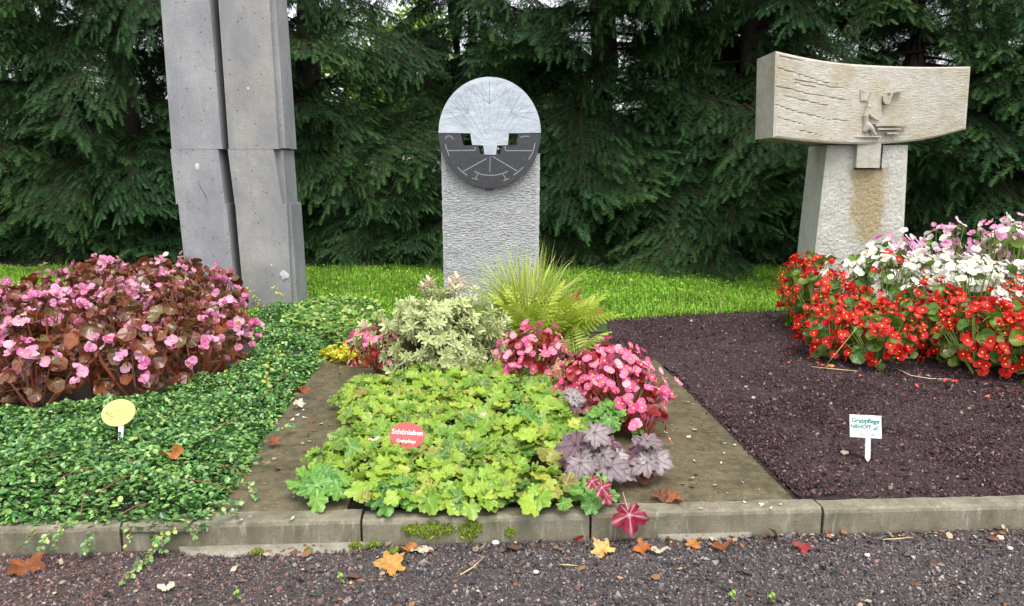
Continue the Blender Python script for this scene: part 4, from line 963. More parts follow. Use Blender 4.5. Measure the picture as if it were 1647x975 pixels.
# ---- mixed low plants between left bed and middle bed
back = GP((420, 545), (470, 505), (545, 492), (620, 500), (640, 540), (600, 575), (560, 572), (500, 560))
p_, d = scatter(back, 5200); n = len(p_); z_ = .055 + .075*np.clip(d/.08, 0, 1)*rng.uniform(.4, 1.1, n)
V, F, idx = clones(OV_V, OV_F, np.column_stack([p_, z_]), rotmats(n, .6), .022*np.exp(rng.normal(0, .3, n)))
pc = np.array([(.10,.24,.05), (.15,.31,.06), (.24,.37,.06), (.33,.41,.08), (.08,.2,.05), (.36,.42,.16)]); c = pc[rng.integers(0, 6, n)]*np.exp(rng.normal(0, .18, n))[:, None]
tag(mobj('euonymus_cover', meshdata('euonymus_cover', V, F, [M_LEAFATTR], col=c[idx])), 'light green ground cover between the pillars and the variegated shrub', 'ground cover', kind='stuff')
yel = GP((515, 578), (540, 566), (572, 572), (580, 590), (545, 588))
p_, d = scatter(yel, 420); n = len(p_)
V, F, idx = clones(OV_V, OV_F, np.column_stack([p_, .06+rng.random(n)*.03]), rotmats(n, .5), .016*np.exp(rng.normal(0, .3, n)))
tag(mobj('creeping_jenny', meshdata('creeping_jenny', V, F, [M_LEAFATTR], col=(np.array([(.52,.46,.03), (.58,.52,.06), (.40,.42,.03)])[rng.integers(0, 3, n)])[idx])), 'small bright yellow creeping plant at the far end of the left path', 'ground cover', kind='stuff')
q = G(606, 566); shrub('variegated_shrub', (q.x, q.y, .05), .07, .13, 45, ROS, 'small variegated shoots at the head of the left path', size=1.2, seed=15)

# ================================================================ SIGNS, FALLEN LEAVES, MOSS
def text_mesh(body, size, mat, spacing=1.0):
    cu = bpy.data.curves.new('lettering', 'FONT'); cu.body = body; cu.size = size; cu.align_x = 'CENTER'; cu.align_y = 'CENTER'; cu.extrude = .0004; cu.space_character = spacing; cu.resolution_u = 3; cu.offset = size*.022
    o = bpy.data.objects.new('lettering', cu); COL.objects.link(o); bpy.context.view_layer.update()
    me = bpy.data.meshes.new_from_object(o.evaluated_get(bpy.context.evaluated_depsgraph_get())); bpy.data.objects.remove(o); bpy.data.curves.remove(cu)
    me.materials.clear(); me.materials.append(mat); return me
M_SIGNW = plain('white_plastic', (.78,.79,.80), .4); M_INKG = plain('green_ink', (.02,.17,.13), .6); M_INKB = plain('grey_ink', (.33,.37,.37), .6); M_INKT = plain('teal_ink', (.03,.28,.22), .6)
M_SIGNY = plain('pale_yellow_plastic', (.66,.61,.19), .5); M_INKO = plain('faded_olive_ink', (.33,.33,.13), .7); M_SIGNR = plain('faded_red_plastic', (.52,.085,.085), .5); M_SIGNRE = plain('white_ink', (.74,.66,.64), .6)
def plate(poly, th, mat, parent, name, M):
    m_ = MB(); b = .0006
    m_.prism(poly, lambda u, v, t: tuple(M @ Vector((u, v, t))), th/2, -th/2); return m_.build(name, mat, parent)
# white rectangular sign on the lava bed
b = G(1398, 737, .055); S_ = b.y/FPX
def sign_frame(base, px, py, lean, roll, yaw=0):
    c = D(px, py, base.y-.005) - base
    return Matrix.Translation(c) @ Matrix.Rotation(yaw, 4, 'Z') @ Matrix.Rotation(roll, 4, 'Y') @ Matrix.Rotation(math.pi/2-lean, 4, 'X')
o = empty('grave_sign', b); M = sign_frame(b, 1391.5, 686, .25, R(3.5)); w_, h_ = 53*S_/2, 36*S_/2*1.03
pl = plate([(-w_-.0004, h_), (w_-.0004, h_*1.02), (w_+.002, -h_), (-w_+.002, -h_)][::-1], .002, M_SIGNW, o, 'plate', M)
plate([(-4*S_, -h_+.002), (4*S_, -h_+.002), (4*S_, -h_-34*S_), (0, -h_-40*S_), (-4*S_, -h_-34*S_)][::-1], .0035, M_SIGNW, o, 'stake', M @ Matrix.Translation((6*S_, 0, -.0028)))
for body, x, y, s_, mt in (('Grabpflege', 0, .50, 15.5, M_INKG), ('NIEHOFF', -7.5, -.04, 12.5, M_INKG), ('12034 \u00b7 15788', 1, -.70, 7.5, M_INKB)):
    inst('lettering', text_mesh(body, s_*S_*.72, mt, .97), pl, M @ Matrix.Translation((x*S_, y*h_, .0014)))
m_ = MB(); T = M @ Matrix.Translation((18.5*S_, -.08*h_, .0015))
for k, (x0, y0, x1, y1) in enumerate(((-5, -3, 5, -3.2), (-5, -3, -1, 1.8), (-1.5, 1, 5, 3.6), (-2, -2, 4.5, .6))):
    a, c_ = Vector((x0, y0))*S_, Vector((x1, y1))*S_; n_ = Vector((-(c_-a).y, (c_-a).x)).normalized()*S_*.9; m_.prism([tuple(a-n_), tuple(c_-n_*.3), tuple(c_+n_*.3), tuple(a+n_)], lambda u, v, t: tuple(T @ Vector((u, v, t))), .0006, -.0003)
m_.build('leaf_emblem', M_INKT, pl); tag(o, 'small white rectangular care sign on a stake in the lava bed', 'sign')
# yellow oval sign in the cotoneaster
b = G(187, 722, .06); S_ = b.y/FPX; o = empty('grave_sign', b); M = sign_frame(b, 190.5, 664, .3, R(-13))
pl = plate([(29.2*S_*math.cos(a), 22*S_*math.sin(a)) for a in np.linspace(0, 2*np.pi, 40, endpoint=False)], .0025, M_SIGNY, o, 'plate', M)
plate([(-4.2*S_, -16*S_), (4.2*S_, -16*S_), (4.2*S_, -62*S_), (-4.2*S_, -62*S_)][::-1], .0035, M_SIGNW, o, 'stake', M @ Matrix.Translation((4*S_, 0, -.0032)) @ Matrix.Rotation(R(-10), 4, 'Z'))
m_ = MB(); T = M @ Matrix.Translation((0, 0, .0016))
for pts in (((-17, 10), (-20, 3), (-14, -3)), ((-20, 3), (-10, 1)), ((-13, -2), (-8, -5)), ((-17, -7), (-10, -7.4))):
    for a, c_ in zip(pts, pts[1:]):
        a, c_ = Vector(a)*S_, Vector(c_)*S_; n_ = Vector((-(c_-a).y, (c_-a).x)).normalized()*S_*.8; m_.prism([tuple(a-n_), tuple(c_-n_), tuple(c_+n_), tuple(a+n_)], lambda u, v, t: tuple(T @ Vector((u, v, t))), .0005, -.0003)
m_.build('emblem', M_INKO, pl)
for body, y, s_ in (('G\u00e4rtnerei', 4.5, 7.5), ('Grabpflege', -3, 7)):
    inst('lettering', text_mesh(body, s_*S_, plain('faded_ink', (.50,.47,.16), .6)), pl, M @ Matrix.Translation((7*S_, y*S_, .0014)))
tag(o, 'pale yellow oval sign on a white stake in the cotoneaster', 'sign')
# faded red round sign among the lime leaves
b = G(655, 748, .06); S_ = b.y/FPX; o = empty('grave_sign', b); M = sign_frame(b, 655, 701, .3, R(4))
pl = plate([(29.5*S_*math.cos(a), 22*S_*math.sin(a)) for a in np.linspace(0, 2*np.pi, 40, endpoint=False)], .0025, M_SIGNR, o, 'plate', M)
plate([(-4*S_, -16*S_), (4*S_, -16*S_), (4*S_, -60*S_), (-4*S_, -60*S_)][::-1], .0035, M_SIGNR, o, 'stake', M @ Matrix.Translation((0, 0, -.0032)))
inst('lettering', text_mesh('Sch\u00f6nleben', 11.3*S_, M_SIGNRE, 1.0), pl, M @ Matrix.Translation((0, 5.5*S_, .0014)))
inst('lettering', text_mesh('Grabpflege', 7.5*S_, M_SIGNRE, 1.0), pl, M @ Matrix.Translation((-1*S_, -9*S_, .0014)))
tag(o, 'faded red oval sign with white lettering among the lime leaves', 'sign')

# ---- fallen leaves
def dead_leaf(rfn, curl, seed, n=40):
    curl *= .6
    def zf(th, q): return curl*q*q*(.45+.4*math.sin(th*2+seed)) + .04*q*math.sin(3*th+seed*2) + .03*q*math.cos(9*th+seed)
    return polar_leaf(rfn, n, 3, zf, lambda th: max(0, 1-abs(math.sin(2.5*th))*3))
def maple(th): 
    a = abs(((th*5/ (2*math.pi)*1.18) + .5) % 1-.5)*2
    return (.36+.27*(1-a)**1.3)*(1+.10*math.cos(19*th))*(1.15 if abs(th) < .6 else 1)*(.5 if abs(th) > 2.8 else 1)
def oval(th): return .5/math.sqrt((math.sin(th)/.42)**2+(math.cos(th))**2)
LM = {k: leafmat('dead_leaf_'+k, [(0, a), (1, b_)], .6, .1, veincol=v, var=1.6) for k, a, b_, v in (
    ('yellow', (.44,.22,.05), (.55,.34,.12), (.35,.13,.04)), ('orange', (.32,.11,.03), (.40,.17,.05), (.3,.08,.02)), ('brown', (.20,.062,.022), (.27,.09,.03), (.12,.04,.02)), ('red', (.26,.03,.035), (.34,.06,.05), (.2,.03,.03)), ('pale', (.42,.36,.29), (.52,.46,.40), (.5,.45,.38)), ('dark', (.14,.055,.03), (.17,.07,.04), (.08,.03,.02)))}
def fallen(px, py, z, size, kind, shape, label, nrm=(0, -.25, 1), spin=0.0, curl=.35, Y=None, stretch=1.0):
    V, F, C = dead_leaf(maple if shape == 'm' else oval, curl, (px*7+py) % 13)
    V, F, C = add_stalk(V, F, C, .6 if shape == 'm' else .2, .016, .02)
    zmin = min(v[2] for v in V)
    o = mobj('fallen_leaf', meshdata('fallen_leaf', [(v[0], v[1]*stretch, v[2]-zmin*.7) for v in V], F, [LM[kind]], col=C, smooth=True))
    p_ = G(px, py, z) if Y is None else D(px, py, Y); o.matrix_world = frame(p_, nrm, (math.sin(spin), math.cos(spin), 0), size*.85)
    return tag(o, label, 'fallen leaf')
fallen(627, 912, .006, .062, 'yellow', 'm', 'yellow crumpled maple leaf on the gravel, largest below the kerb', spin=.6, nrm=(.1, -.5, 1))
fallen(970, 887, .006, .05, 'yellow', 'm', 'pale orange maple leaf at the kerb below the dark red leaf', spin=-.5, nrm=(-.1, -.5, 1))
fallen(1032, 882, .006, .045, 'orange', 'm', 'orange maple leaf at the kerb below the burgundy leaf', spin=2.1)
fallen(1060, 888, .005, .04, 'pale', 'o', 'pale curled leaf next to the orange maple leaf at the kerb', spin=1.5, curl=.6)
fallen(1115, 877, .005, .036, 'orange', 'm', 'small orange leaf at the foot of the kerb right of the burgundy leaf', spin=.3)
fallen(1162, 882, .005, .05, 'brown', 'o', 'brown curled leaf at the foot of the kerb', spin=1.2, curl=.7)
fallen(1290, 882, .005, .04, 'red', 'm', 'dull red maple leaf on the gravel below a kerb joint', spin=1.0)
fallen(45, 912, .006, .07, 'brown', 'm', 'large brown maple leaf on the reddish gravel at lower left', spin=2.7, nrm=(.2, -.5, 1), curl=.5)
fallen(278, 735, .115, .075, 'orange', 'o', 'curled orange brown leaf lying on the cotoneaster', spin=1.5, curl=.9, nrm=(0, -.45, 1), stretch=.9)
fallen(268, 947, .006, .05, 'pale', 'o', 'white curled petal-like leaf on the gravel at lower left', spin=1.35, curl=.35, stretch=.7)
fallen(655, 884, .006, .05, 'orange', 'o', 'narrow orange brown leaf at the kerb above the yellow maple leaf', spin=1.4, curl=.5)
fallen(680, 885, .0055, .052, 'pale', 'o', 'long pale bleached leaf at the foot of the kerb below the moss', spin=1.6, curl=.1)
fallen(378, 915, .005, .026, 'pale', 'o', 'small pale torn leaf on the gravel in front of the left path', spin=.4)
fallen(925, 872, 0, .05, 'red', 'o', 'narrow dark red leaf leaning on the kerb', Y=kf(925)-.004, nrm=(.1, -1, .1), spin=0, curl=.3, stretch=1.05)
fallen(1080, 640, .058, .05, 'brown', 'o', 'brown oval leaf on the right path beside the hot pink begonia', spin=1.5, curl=.3)
fallen(485, 632, .075, .07, 'brown', 'o', 'brown leaf at the edge of the left path', spin=1.4, curl=.6)
fallen(480, 652, .068, .045, 'pale', 'm', 'pinkish pale withered leaf heap at the edge of the left path', spin=.2, curl=.4)
fallen(440, 712, .066, .04, 'brown', 'm', 'small brown leaf on the edge of the cotoneaster by the left path', spin=.9, curl=.5)
fallen(1062, 798, .06, .05, 'dark', 'm', 'dark brown withered leaf below the silver purple leaves', spin=2.0, curl=.6)
fallen(1085, 806, .06, .04, 'brown', 'm', 'crumpled reddish brown leaf at the kerb end of the right path', spin=.4, curl=.8)
fallen(1035, 770, .07, .055, 'dark', 'm', 'dark withered leaf between silver leaves and right path', spin=1.1, curl=.7)
fallen(778, 668, .135, .022, 'pale', 'm', 'small tan leaf lying on the lime leaves in the middle', spin=.5)
fallen(602, 708, .14, .034, 'pale', 'o', 'pale pinkish withered leaf left of the red sign', spin=1.2)
fallen(868, 838+6, .0, .001, 'red', 'o', 'x') if False else None
fallen(1335, 590, .058, .05, 'yellow', 'o', 'yellow green narrow leaf on the lava bed before the red begonias', spin=1.3, curl=.2, stretch=.9)
# fallen petals by the red begonias
mp = LM['red']; V, F, C = dead_leaf(oval, .4, 2, 10); pme = meshdata('petal', V, F, [leafmat('fallen_petal', [(0, (.55,.03,.025)), (1, (.70,.14,.10))], .5, .2)], col=C, smooth=True)
for k in range(34):
    if k < 26: px = random.uniform(1262, 1640); py = float(np.interp(px, [f[0] for f in frontR], [f[1] for f in frontR]))+abs(random.gauss(6, 9))+6
    else: px, py = random.uniform(1250, 1330), random.uniform(555, 598)
    o = mobj('fallen_petal', pme); o.matrix_world = frame(G(px, py, .06), (random.gauss(0, .3), random.gauss(0, .3), 1), (0, 1, 0), random.uniform(.013, .026), random.uniform(0, 6)); tag(o, 'fallen red petal on the lava chips before the red begonias', 'petal', 'fallen red petals')
pme2 = meshdata('petal', V, F, [leafmat('pale_petal', [(0, (.66,.50,.52)), (1, (.74,.70,.68))], .5, .2)], col=C, smooth=True)
for px, py in ((500, 760), (545, 703), (485, 770), (520, 745), (1255, 812), (1198, 808), (1226, 812), (1128, 818), (1240, 818), (1160, 745), (1118, 742), (1180, 716), (472, 800), (478, 668), (470, 676), (486, 660), (490, 672), (476, 645), (372, 822), (385, 838), (470, 835)):
    o = mobj('fallen_petal', pme2); o.matrix_world = frame(G(px, py, .059), (random.gauss(0, .15), random.gauss(0, .15), 1), (0, 1, 0), random.uniform(.009, .018), random.uniform(0, 6)); tag(o, 'tiny pale fallen petal on the wet paving', 'petal', 'pale fallen petals on the paving')
# dry stalks before the red begonias
def stalk(pts, r, mat, label):
    m_ = MB(); m_.tube(pts, [r]*(len(pts)-1)+[r*.5], 5); tag(m_.build('dry_stalk', mat, None, smooth=True), label, 'stalk')
M_STRAW = plain('straw', (.50,.38,.18), .6)
stalk([G(1318, 600, .058), D(1345, 568, 2.55), D(1376, 530, 2.6)], .0012, M_STRAW, 'thin straw stalk leaning into the red begonias')
stalk([G(1305, 590, .06), G(1345, 594, .064), G(1380, 597, .06)], .002, M_STRAW, 'straw stalk lying at the left of the red begonias')
stalk([G(1440, 592, .062), G(1465, 604, .066), G(1495, 609, .062), G(1530, 610, .06)], .0016, plain('pale_stalk', (.50,.48,.30), .6), 'pale stalk lying on the lava bed under the red begonias')
for k, (x, y, dx, dy, lab) in enumerate(((860, 897, -30, 14, 'thin dry twig on the gravel below the moss'), (740, 925, 40, -30, 'pale dry twig on the gravel in the middle'), (90, 930, 80, -22, 'dry brown twig on the reddish gravel'), (900, 908, 30, 2, 'short brown twig on the gravel right of the middle'), (1560, 876, 40, 2, 'pale straw on the gravel at right'), (1420, 868, 50, -4, 'brown curled twig at the foot of the right kerb'))):
    stalk([G(x, y, .006), G(x+dx*.5, y+dy*.4, .009), G(x+dx, y+dy, .006)], .0014, M_STRAW if k % 2 else M_STEMB, lab)
# pebbles and seedlings on the path
for (x, y, r, lab) in ((797, 873, .0085, 'white pebble at the foot of the kerb below the lime leaves'), (862, 920, .006, 'pinkish pebble on the gravel in the middle'), (1395, 893, .006, 'pale pebble on the gravel below the right kerb'), (1625, 882, .006, 'cream pebble on the gravel at the right edge')):
    V = [tuple(Vector(v)*1) for v in OCT_V]; m_ = MB(); n = 8
    V = [(math.cos(a)*math.cos(e)*(1+.15*math.sin(3*a)), math.sin(a)*math.cos(e)*.8, math.sin(e)*.6) for e in (-1.2, -.5, .2, .8, 1.35) for a in np.linspace(0, 2*np.pi, n, endpoint=False)]
    F = [(i*n+k, i*n+(k+1) % n, (i+1)*n+(k+1) % n, (i+1)*n+k) for i in range(4) for k in range(n)] + [tuple(range(4*n, 5*n))]
    o = mobj('pebble', meshdata('pebble', V, F, [plain('pale_pebble', (.62,.58,.54), .6)], smooth=True)); o.location = G(x, y, .006); o.scale = (r, r, r); tag(o, lab, 'pebble')
for (x, y, lab) in ((1177, 966, 'tiny green seedling in the gravel right of the middle'), (1240, 970, 'tiny grass seedling in the gravel at the lower edge'), (548, 938, 'tiny green seedling in the gravel below the yellow leaf'), (382, 965, 'tiny seedling in the gravel in front of the left path')):
    q = G(x, y, .004); m_ = MB()
    for k in range(6):
        a = k*1.05; M_ = frame((0, 0, .006+.003*k), (math.cos(a)*.6, math.sin(a)*.6, 1), (math.cos(a), math.sin(a), .3), .009); m_.add([M_ @ Vector(v) for v in OV_V], OV_F, 0, (.22,.36,.05))
    m_.tube([(0, 0, 0), (0, 0, .022)], .0008, 4, col=(.2,.3,.05)); o = m_.build('seedling', M_LEAFATTR); o.location = q; tag(o, lab, 'seedling')
# moss cushions
def moss(pts_n, fn, label, size=.0028):
    P = []; 
    for _ in range(pts_n): P.append(fn())
    n = len(P); V, F, idx = clones(OCT_V*np.array([.5, .5, 1.6]), OCT_F, np.array(P), rotmats(n, .8), size*np.exp(rng.normal(0, .3, n)))
    c = np.array([(.10,.15,.012), (.16,.21,.018), (.06,.095,.012), (.22,.26,.03)])[rng.integers(0, 4, n)]
    tag(mobj('moss_cushion', meshdata('moss_cushion', V, F, [M_ATTR], col=c[idx])), label, 'moss', kind='stuff')
def kerbspot(px, py, rx, ry):
    def f():
        while True:
            a, b_ = random.gauss(0, .5), random.gauss(0, .5)
            if a*a+b_*b_ < 1 and fbm(a*2.2+px, b_*2.2, 3.) > -.18: break
        q_ = D(px+a*rx, py+b_*ry, kf(px)); return (q_.x, (K0+KU*((q_-K0).dot(KU))).y - .001, q_.z)
    return f
moss(900, kerbspot(690, 852, 46, 13), 'green moss on the kerb face below the red sign'); moss(800, kerbspot(757, 852, 19, 17), 'rounded moss patch on the kerb face under the hanging lime leaf'); moss(160, kerbspot(820, 856, 9, 8), 'small moss spot on the kerb face right of the moss patches')
def groundspot(px, py, r):
    def f():
        a, b_ = random.gauss(0, .42), random.gauss(0, .42); c_ = G(px, py, .006); return (c_.x+a*r, c_.y+b_*r*.7, .008+.006*max(0, 1-(a*a+b_*b_)))
    return f
for px, py, r, lab in ((572, 881, .014, 'bright moss cushion at the kerb foot below the second joint'), (600, 879, .014, 'moss cushion at the kerb foot right of the second joint'), (496, 888, .007, 'small moss dot on the pale footing'), (415, 890, .012, 'thin moss on the pale footing at its left'), (634, 889, .011, 'moss tuft above the yellow maple leaf')):
    moss(170, groundspot(px, py, r), lab, .0024)
# crumbs of leaf litter on the gravel, the paving and the lava bed
def litter(name, poly, n, z, size, cols, label):
    p_, d_ = scatter(poly, n); n = len(p_); V0 = np.array([(0, 0, 0), (.5, .3, .12), (.35, .9, .05), (-.2, 1, .15), (-.45, .4, -.02)])
    V, F, idx = clones(V0, [(0, 1, 2, 3, 4)], np.column_stack([p_, np.full(n, z)+rng.random(n)*.003]), rotmats(n, .45), size*np.exp(rng.normal(0, .5, n)))
    c = np.array(cols)[rng.integers(0, len(cols), n)]*np.exp(rng.normal(0, .25, n))[:, None]
    tag(mobj(name, meshdata(name, V, F, [M_ATTR], col=c[idx])), label, 'litter', kind='stuff')
BROWNS = [(.13,.06,.03), (.20,.10,.045), (.08,.042,.025), (.28,.21,.13), (.14,.05,.03), (.32,.26,.19)]
litter('path_litter', quadpoly(-.2, 2.6, -.42, -.01), 420, .003, .0058, BROWNS, 'brown crumbs of dead leaves strewn over the gravel path')
litter('kerb_litter', quadpoly(.5, 2.2, -.05, -.004), 240, .005, .0065, BROWNS, 'brown leaf crumbs gathered along the foot of the kerb')
litter('paving_litter', [tuple(K(u, v))[:2] for u, v in ((LU0+.05, .06), (LU1, .06), (LU1, lv[3]), (LU0+.05, lv[3]))], 130, KZ+.002, .006, BROWNS, 'small brown crumbs on the left paving path')
litter('paving_litter', [tuple(K(u, v))[:2] for u, v in ((RU0, .06), (re[0]-.02, .06), (re[2]-.02, rv[2]), (RU0, rv[2]))], 150, KZ+.002, .0055, BROWNS + [(.46,.42,.34)], 'small brown and pale crumbs on the right paving path')
litter('lava_litter', lava, 300, .062, .0055, [(.22,.14,.10), (.36,.28,.22), (.12,.06,.05)], 'pale crumbs scattered on the lava bed')

# ================================================================ CONIFERS BEHIND THE LAWN
M_BARK = stone('conifer_bark', (.035,.026,.02), (.075,.058,.045), .95, s=(3, 3, .6), n1=8, n2=60, bstr=.9, bdist=.012)
M_TWIG = plain('twig_bark', (.028,.02,.014), .95, .1)
def needle_mat():
    m, nt, bs, out = newmat('needles'); a = nt.nodes.new('ShaderNodeAttribute'); a.attribute_name = 'Col'
    oi = nt.nodes.new('ShaderNodeObjectInfo'); t = ramp(nt, oi.outputs['Random'], [(0, (.65,.75,.55)), (.4, (1.05,1.05,.7)), (.7, (.8,1.0,.85)), (.9, (1.2,1.2,.8)), (1, (1.7,1.6,1.2))])
    c = mix(nt, 1.0, a.outputs['Color'], t, 'MULTIPLY'); nt.links.new(c, bs.inputs['Base Color']); bs.inputs['Roughness'].default_value = .6; bs.inputs['Specular IOR Level'].default_value = .12
    return m
M_NEEDLE = needle_mat()
def shoot_arrays(P0, d, up, L, nl, rnd, tipc, c0):
    """one needled shoot: flat rows of needles left, right and above the twig"""
    d = d.normalized(); s = d.cross(up)
    if s.length < 1e-3: s = Vector((1, 0, 0))
    s.normalize(); u = s.cross(d); V = []; F = []; C = []
    n = max(6, int(L/.0075))
    for k in range(n):
        t = (k+.5)/n; p = P0 + d*L*t + Vector((0, 0, -.10*L*t*t)); l = nl*(1-.45*t**3)*rnd.uniform(.8, 1.15); w_ = d*.0026
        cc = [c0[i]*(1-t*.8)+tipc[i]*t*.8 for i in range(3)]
        for sd in (-1, 1, 0):
            if sd == 0 and k % 2: continue
            q = (s*sd*.86 + d*.55 + u*(.18 if sd else .9) + Vector((rnd.gauss(0, .1), rnd.gauss(0, .1), rnd.gauss(0, .1))))*l*(1 if sd else .65)
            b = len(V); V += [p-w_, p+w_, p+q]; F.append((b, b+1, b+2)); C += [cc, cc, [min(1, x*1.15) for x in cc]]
    b = len(V); e = P0+d*L+Vector((0, 0, -.10*L)); V += [P0-s*.0018, P0+s*.0018, e]; F.append((b, b+1, b+2)); C += [(.05,.04,.02)]*3
    return V, F, C
def bough(seed, L, droop, up0, dens=1.0, nl=.024):
    rnd = random.Random(seed); V = []; F = []; C = []; wood = MB()
    def addsh(*a):
        v, f, c = shoot_arrays(*a); b = len(V); V.extend(v); F.extend([(x+b, y+b, z_+b) for x, y, z_ in f]); C.extend(c)
    def spine(t): return Vector((.06*L*math.sin(t*3+seed), L*t, L*(up0*t - droop*t*t + .10*max(0, t-.65)**1.5)))
    P = [spine(i/12) for i in range(13)]; wood.tube(P, [.010*(1-.85*i/12)*max(.5, L) for i in range(13)], 5, cap=False)
    UP = Vector((0, 0, 1))
    n2 = int(15*L*dens)
    for k in range(n2):
        t = .16+.82*k/n2
        for sd in (-1, 1):
            l2 = L*.50*(1-t*.72)*rnd.uniform(.7, 1.15)*min(1, t*3.2); p = spine(t); d2 = Vector((sd*rnd.uniform(.75, 1), .62, -.15-.30*droop+rnd.gauss(0, .28))).normalized()
            end = p+d2*l2+Vector((0, 0, -.28*l2*rnd.uniform(.5, 1.3))); mid = p+d2*l2*.5
            wood.tube([p, mid, end], [.003, .002, .001], 3, cap=False)
            n3 = max(2, int(l2/.048))
            for j in range(n3+1):
                tt = (j+.4)/(n3+1); pp = p.lerp(mid, tt*2) if tt < .5 else mid.lerp(end, tt*2-1); axis = (end-mid).normalized()
                tip = rnd.random(); tc = (.030+.085*tip**3, .075+.125*tip**3, .030+.065*tip**3); c0 = (.007, .023, .008)  # paler new growth; lit tips and dark insides are also put into the colour
                for s3 in (-1, 1):
                    sdv = axis.cross(UP).normalized()*s3; d3 = (axis*.8+sdv*rnd.uniform(.6, 1.0)+Vector((0, 0, -.30+rnd.gauss(0, .30))))
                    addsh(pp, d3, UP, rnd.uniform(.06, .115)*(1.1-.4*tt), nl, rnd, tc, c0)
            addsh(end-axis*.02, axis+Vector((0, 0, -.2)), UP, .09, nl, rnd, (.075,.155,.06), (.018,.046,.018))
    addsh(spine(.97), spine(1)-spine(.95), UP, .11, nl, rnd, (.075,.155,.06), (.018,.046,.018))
    b = len(V); V2 = [tuple(v) for v in V] + wood.V; F2 = F + [tuple(i+b for i in f) for f in wood.F]; C2 = [tuple(c) for c in C] + [(.06,.045,.03)]*len(wood.V)
    return meshdata('branch', V2, F2, [M_NEEDLE, M_TWIG], [0]*len(F)+[1]*len(wood.F), C2)
BOUGH = [bough(7, .8, .9, .3, 1.3), bough(8, 1.0, .2, .35, 1.1, .028), bough(9, 1.2, .55, .3, .8), bough(1, 1.5, .42, .10), bough(2, 1.3, .62, .15), bough(3, 1.6, .30, .02), bough(4, 1.1, .75, .2), bough(5, 1.4, .50, .12), bough(6, .9, .35, .28, 1.2)]
def conifer(x, y, H, lo, n, reach, label, seed, face=None, gap=None):
    rnd = random.Random(seed); o = empty('conifer_tree', (x, y, .05)); m_ = MB()
    P = [Vector((.04*math.sin(i*1.3+seed), .04*math.cos(i*1.7+seed), H*i/9)) for i in range(10)]; m_.tube(P, [(.13*(1-.9*i/9)+.01)*min(1, H/6)**1.5 for i in range(10)], 9); m_.build('trunk', M_BARK, o, smooth=True)
    for k in range(n):
        t = (k+.5)/n; z = lo+(H*.97-lo)*t**1.55; az = k*2.399963+rnd.uniform(-.4, .4)
        if face is not None and z < 2.6 and rnd.random() < .45: az = face + rnd.gauss(0, .6)
        s_ = reach*(1-.8*(z/H)**1.2)*rnd.uniform(.75, 1.15)
        if gap and gap(x+math.cos(az)*s_, y+math.sin(az)*s_, z): continue
        M = Matrix.Translation((0, 0, z)) @ Matrix.Rotation(az-math.pi/2, 4, 'Z') @ Matrix.Rotation(rnd.gauss(.0, .13)-(.15 if z < .7 else 0)*0, 4, 'X') @ Matrix.Rotation(rnd.gauss(0, .38), 4, 'Y') @ Matrix.Diagonal((s_*rnd.uniform(.75, 1.2), s_, s_*rnd.uniform(.8, 1.25), 1))
        inst('branch', rnd.choice(BOUGH), o, M)
    return tag(o, label, 'tree', 'dark conifers behind the lawn')
# keep the lit opening between the second and third tree
def gap(x, y, z):
    if y < 5: return False
    px = CX+x/y*FPX; py = 275-(z-CAMH)/y*FPX
    return 545 < px < 700 and 60 < py < 165
S_ = -math.pi/2
for (x, y, H, lo, n, reach, lab, seed) in (
    (-4.6, 6.9, 6.5, .15, 95, 1.25, 'dark conifer at the far left edge, behind the pink begonias', 1), (-3.2, 6.6, 7, .15, 110, 1.2, 'dark conifer left of the concrete pillars', 2),
    (-1.75, 6.9, 6.2, .15, 95, 1.15, 'dark conifer directly behind the concrete pillars', 3), (-.75, 6.4, 1.6, .1, 62, .85, 'low bushy conifer between the pillars and the stele', 4),
    (-.42, 7.9, 7.5, 1.2, 80, 1.1, 'bare-stemmed conifer standing behind the left side of the stele', 5), (.75, 6.7, 6.8, .15, 115, 1.25, 'dark conifer right of the stele with long drooping boughs', 6),
    (2.0, 6.6, 6.6, .15, 115, 1.25, 'dark conifer behind the left arm of the T-shaped monument', 7), (3.4, 6.7, 6.8, .15, 110, 1.25, 'dark conifer behind the right arm of the T-shaped monument', 8), (4.8, 6.9, 6.5, .15, 95, 1.25, 'dark conifer at the far right edge of the picture', 9)):
    conifer(x, y, H, lo, n, reach, lab, seed, S_, gap)
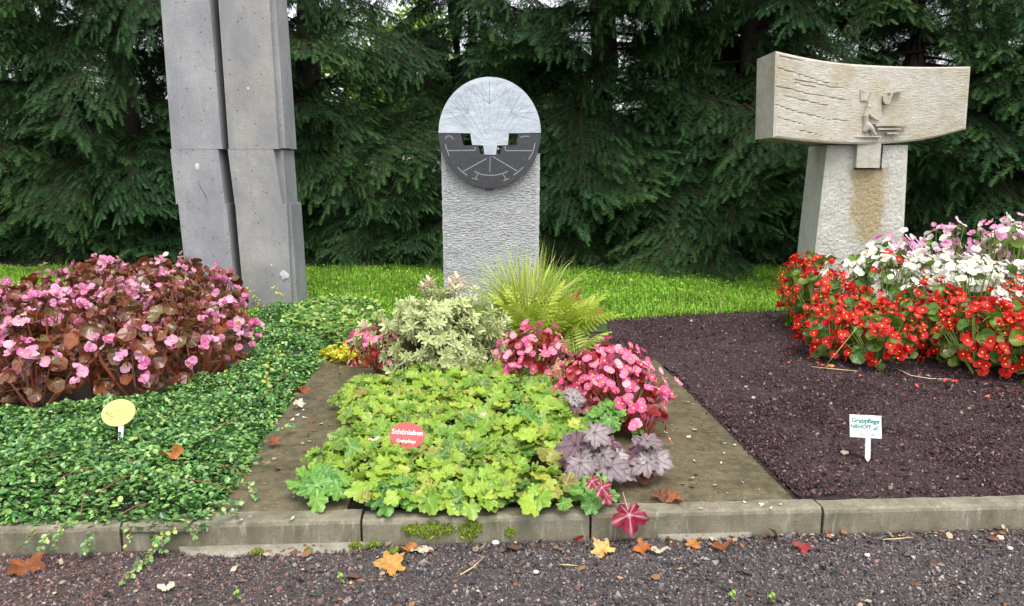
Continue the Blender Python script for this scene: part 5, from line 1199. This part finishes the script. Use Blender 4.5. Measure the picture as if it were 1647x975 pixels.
# second row, closing the view
for (x, y, H, seed, w_) in ((-.75, 10.6, 8, 24, 'behind the opening left of the stele'), (-5.5, 9.6, 8, 21, 'leftmost of the back row'), (-3.9, 9.3, 8, 22, 'glimpsed left of the pillars'), (-2.4, 9.4, 8, 23, 'behind the concrete pillars'), (1.0, 9.2, 8, 25, 'just right of the stele'), (2.5, 9.4, 8, 26, 'between the stele and the T-shaped monument'), (4.1, 9.3, 8, 27, 'behind the T-shaped monument'), (5.8, 9.6, 8, 28, 'rightmost of the back row')):
    conifer(x, y, H, .2 if seed != 24 else 2.0, 60 if seed != 24 else 44, 1.6, 'hidden second-row conifer, ' + w_, seed, S_)
# sunlit broadleaf bushes seen through the opening
def broadleaf(x, y, H, rad, n, label, seed):
    r2 = np.random.default_rng(seed); o = empty('broadleaf_tree', (x, y, .05)); m_ = MB(); rnd = random.Random(seed)
    m_.tube([(0, 0, 0), (.05, 0, H*.35), (0, .05, H*.65)], [.06, .04, .008], 7)
    for k in range(9):
        a = rnd.uniform(0, 6.3); m_.tube([(0, 0, H*rnd.uniform(.3, .6)), (math.cos(a)*rad*.5, math.sin(a)*rad*.5, H*rnd.uniform(.5, .8)), (math.cos(a)*rad*.85, math.sin(a)*rad*.85, H*rnd.uniform(.5, .95))], [.03, .02, .006], 5, cap=False)
    m_.build('trunk', M_BARK, o)
    cl = r2.normal(0, 1, (70, 3)); cl /= np.linalg.norm(cl, axis=1)[:, None]; cl *= r2.uniform(.4, 1, (70, 1)); cl = cl*np.array([rad, rad, H*.42])+np.array([0, 0, H*.58])
    P = cl[r2.integers(0, 70, n)] + r2.normal(0, .17, (n, 3)); V, F, idx = clones(OV_V, OV_F, P, rotmats(n), .085*np.exp(r2.normal(0, .25, n)))
    c = np.array([(.16,.27,.03), (.24,.36,.05), (.10,.2,.03)])[r2.integers(0, 3, n)]; mobj('crown', meshdata('crown', V, F, [M_LEAFATTR], col=c[idx]), o); return tag(o, label, 'tree')
broadleaf(-1.9, 15.5, 4.2, 1.5, 11000, 'light green broadleaf bush seen through the opening left of the stele', 1)
broadleaf(-3.6, 16.5, 3.8, 1.6, 10000, 'light green broadleaf bush farther left in the opening', 2)
broadleaf(.6, 16, 3.2, 1.4, 9000, 'light green broadleaf bush glimpsed right of the stele top', 3)
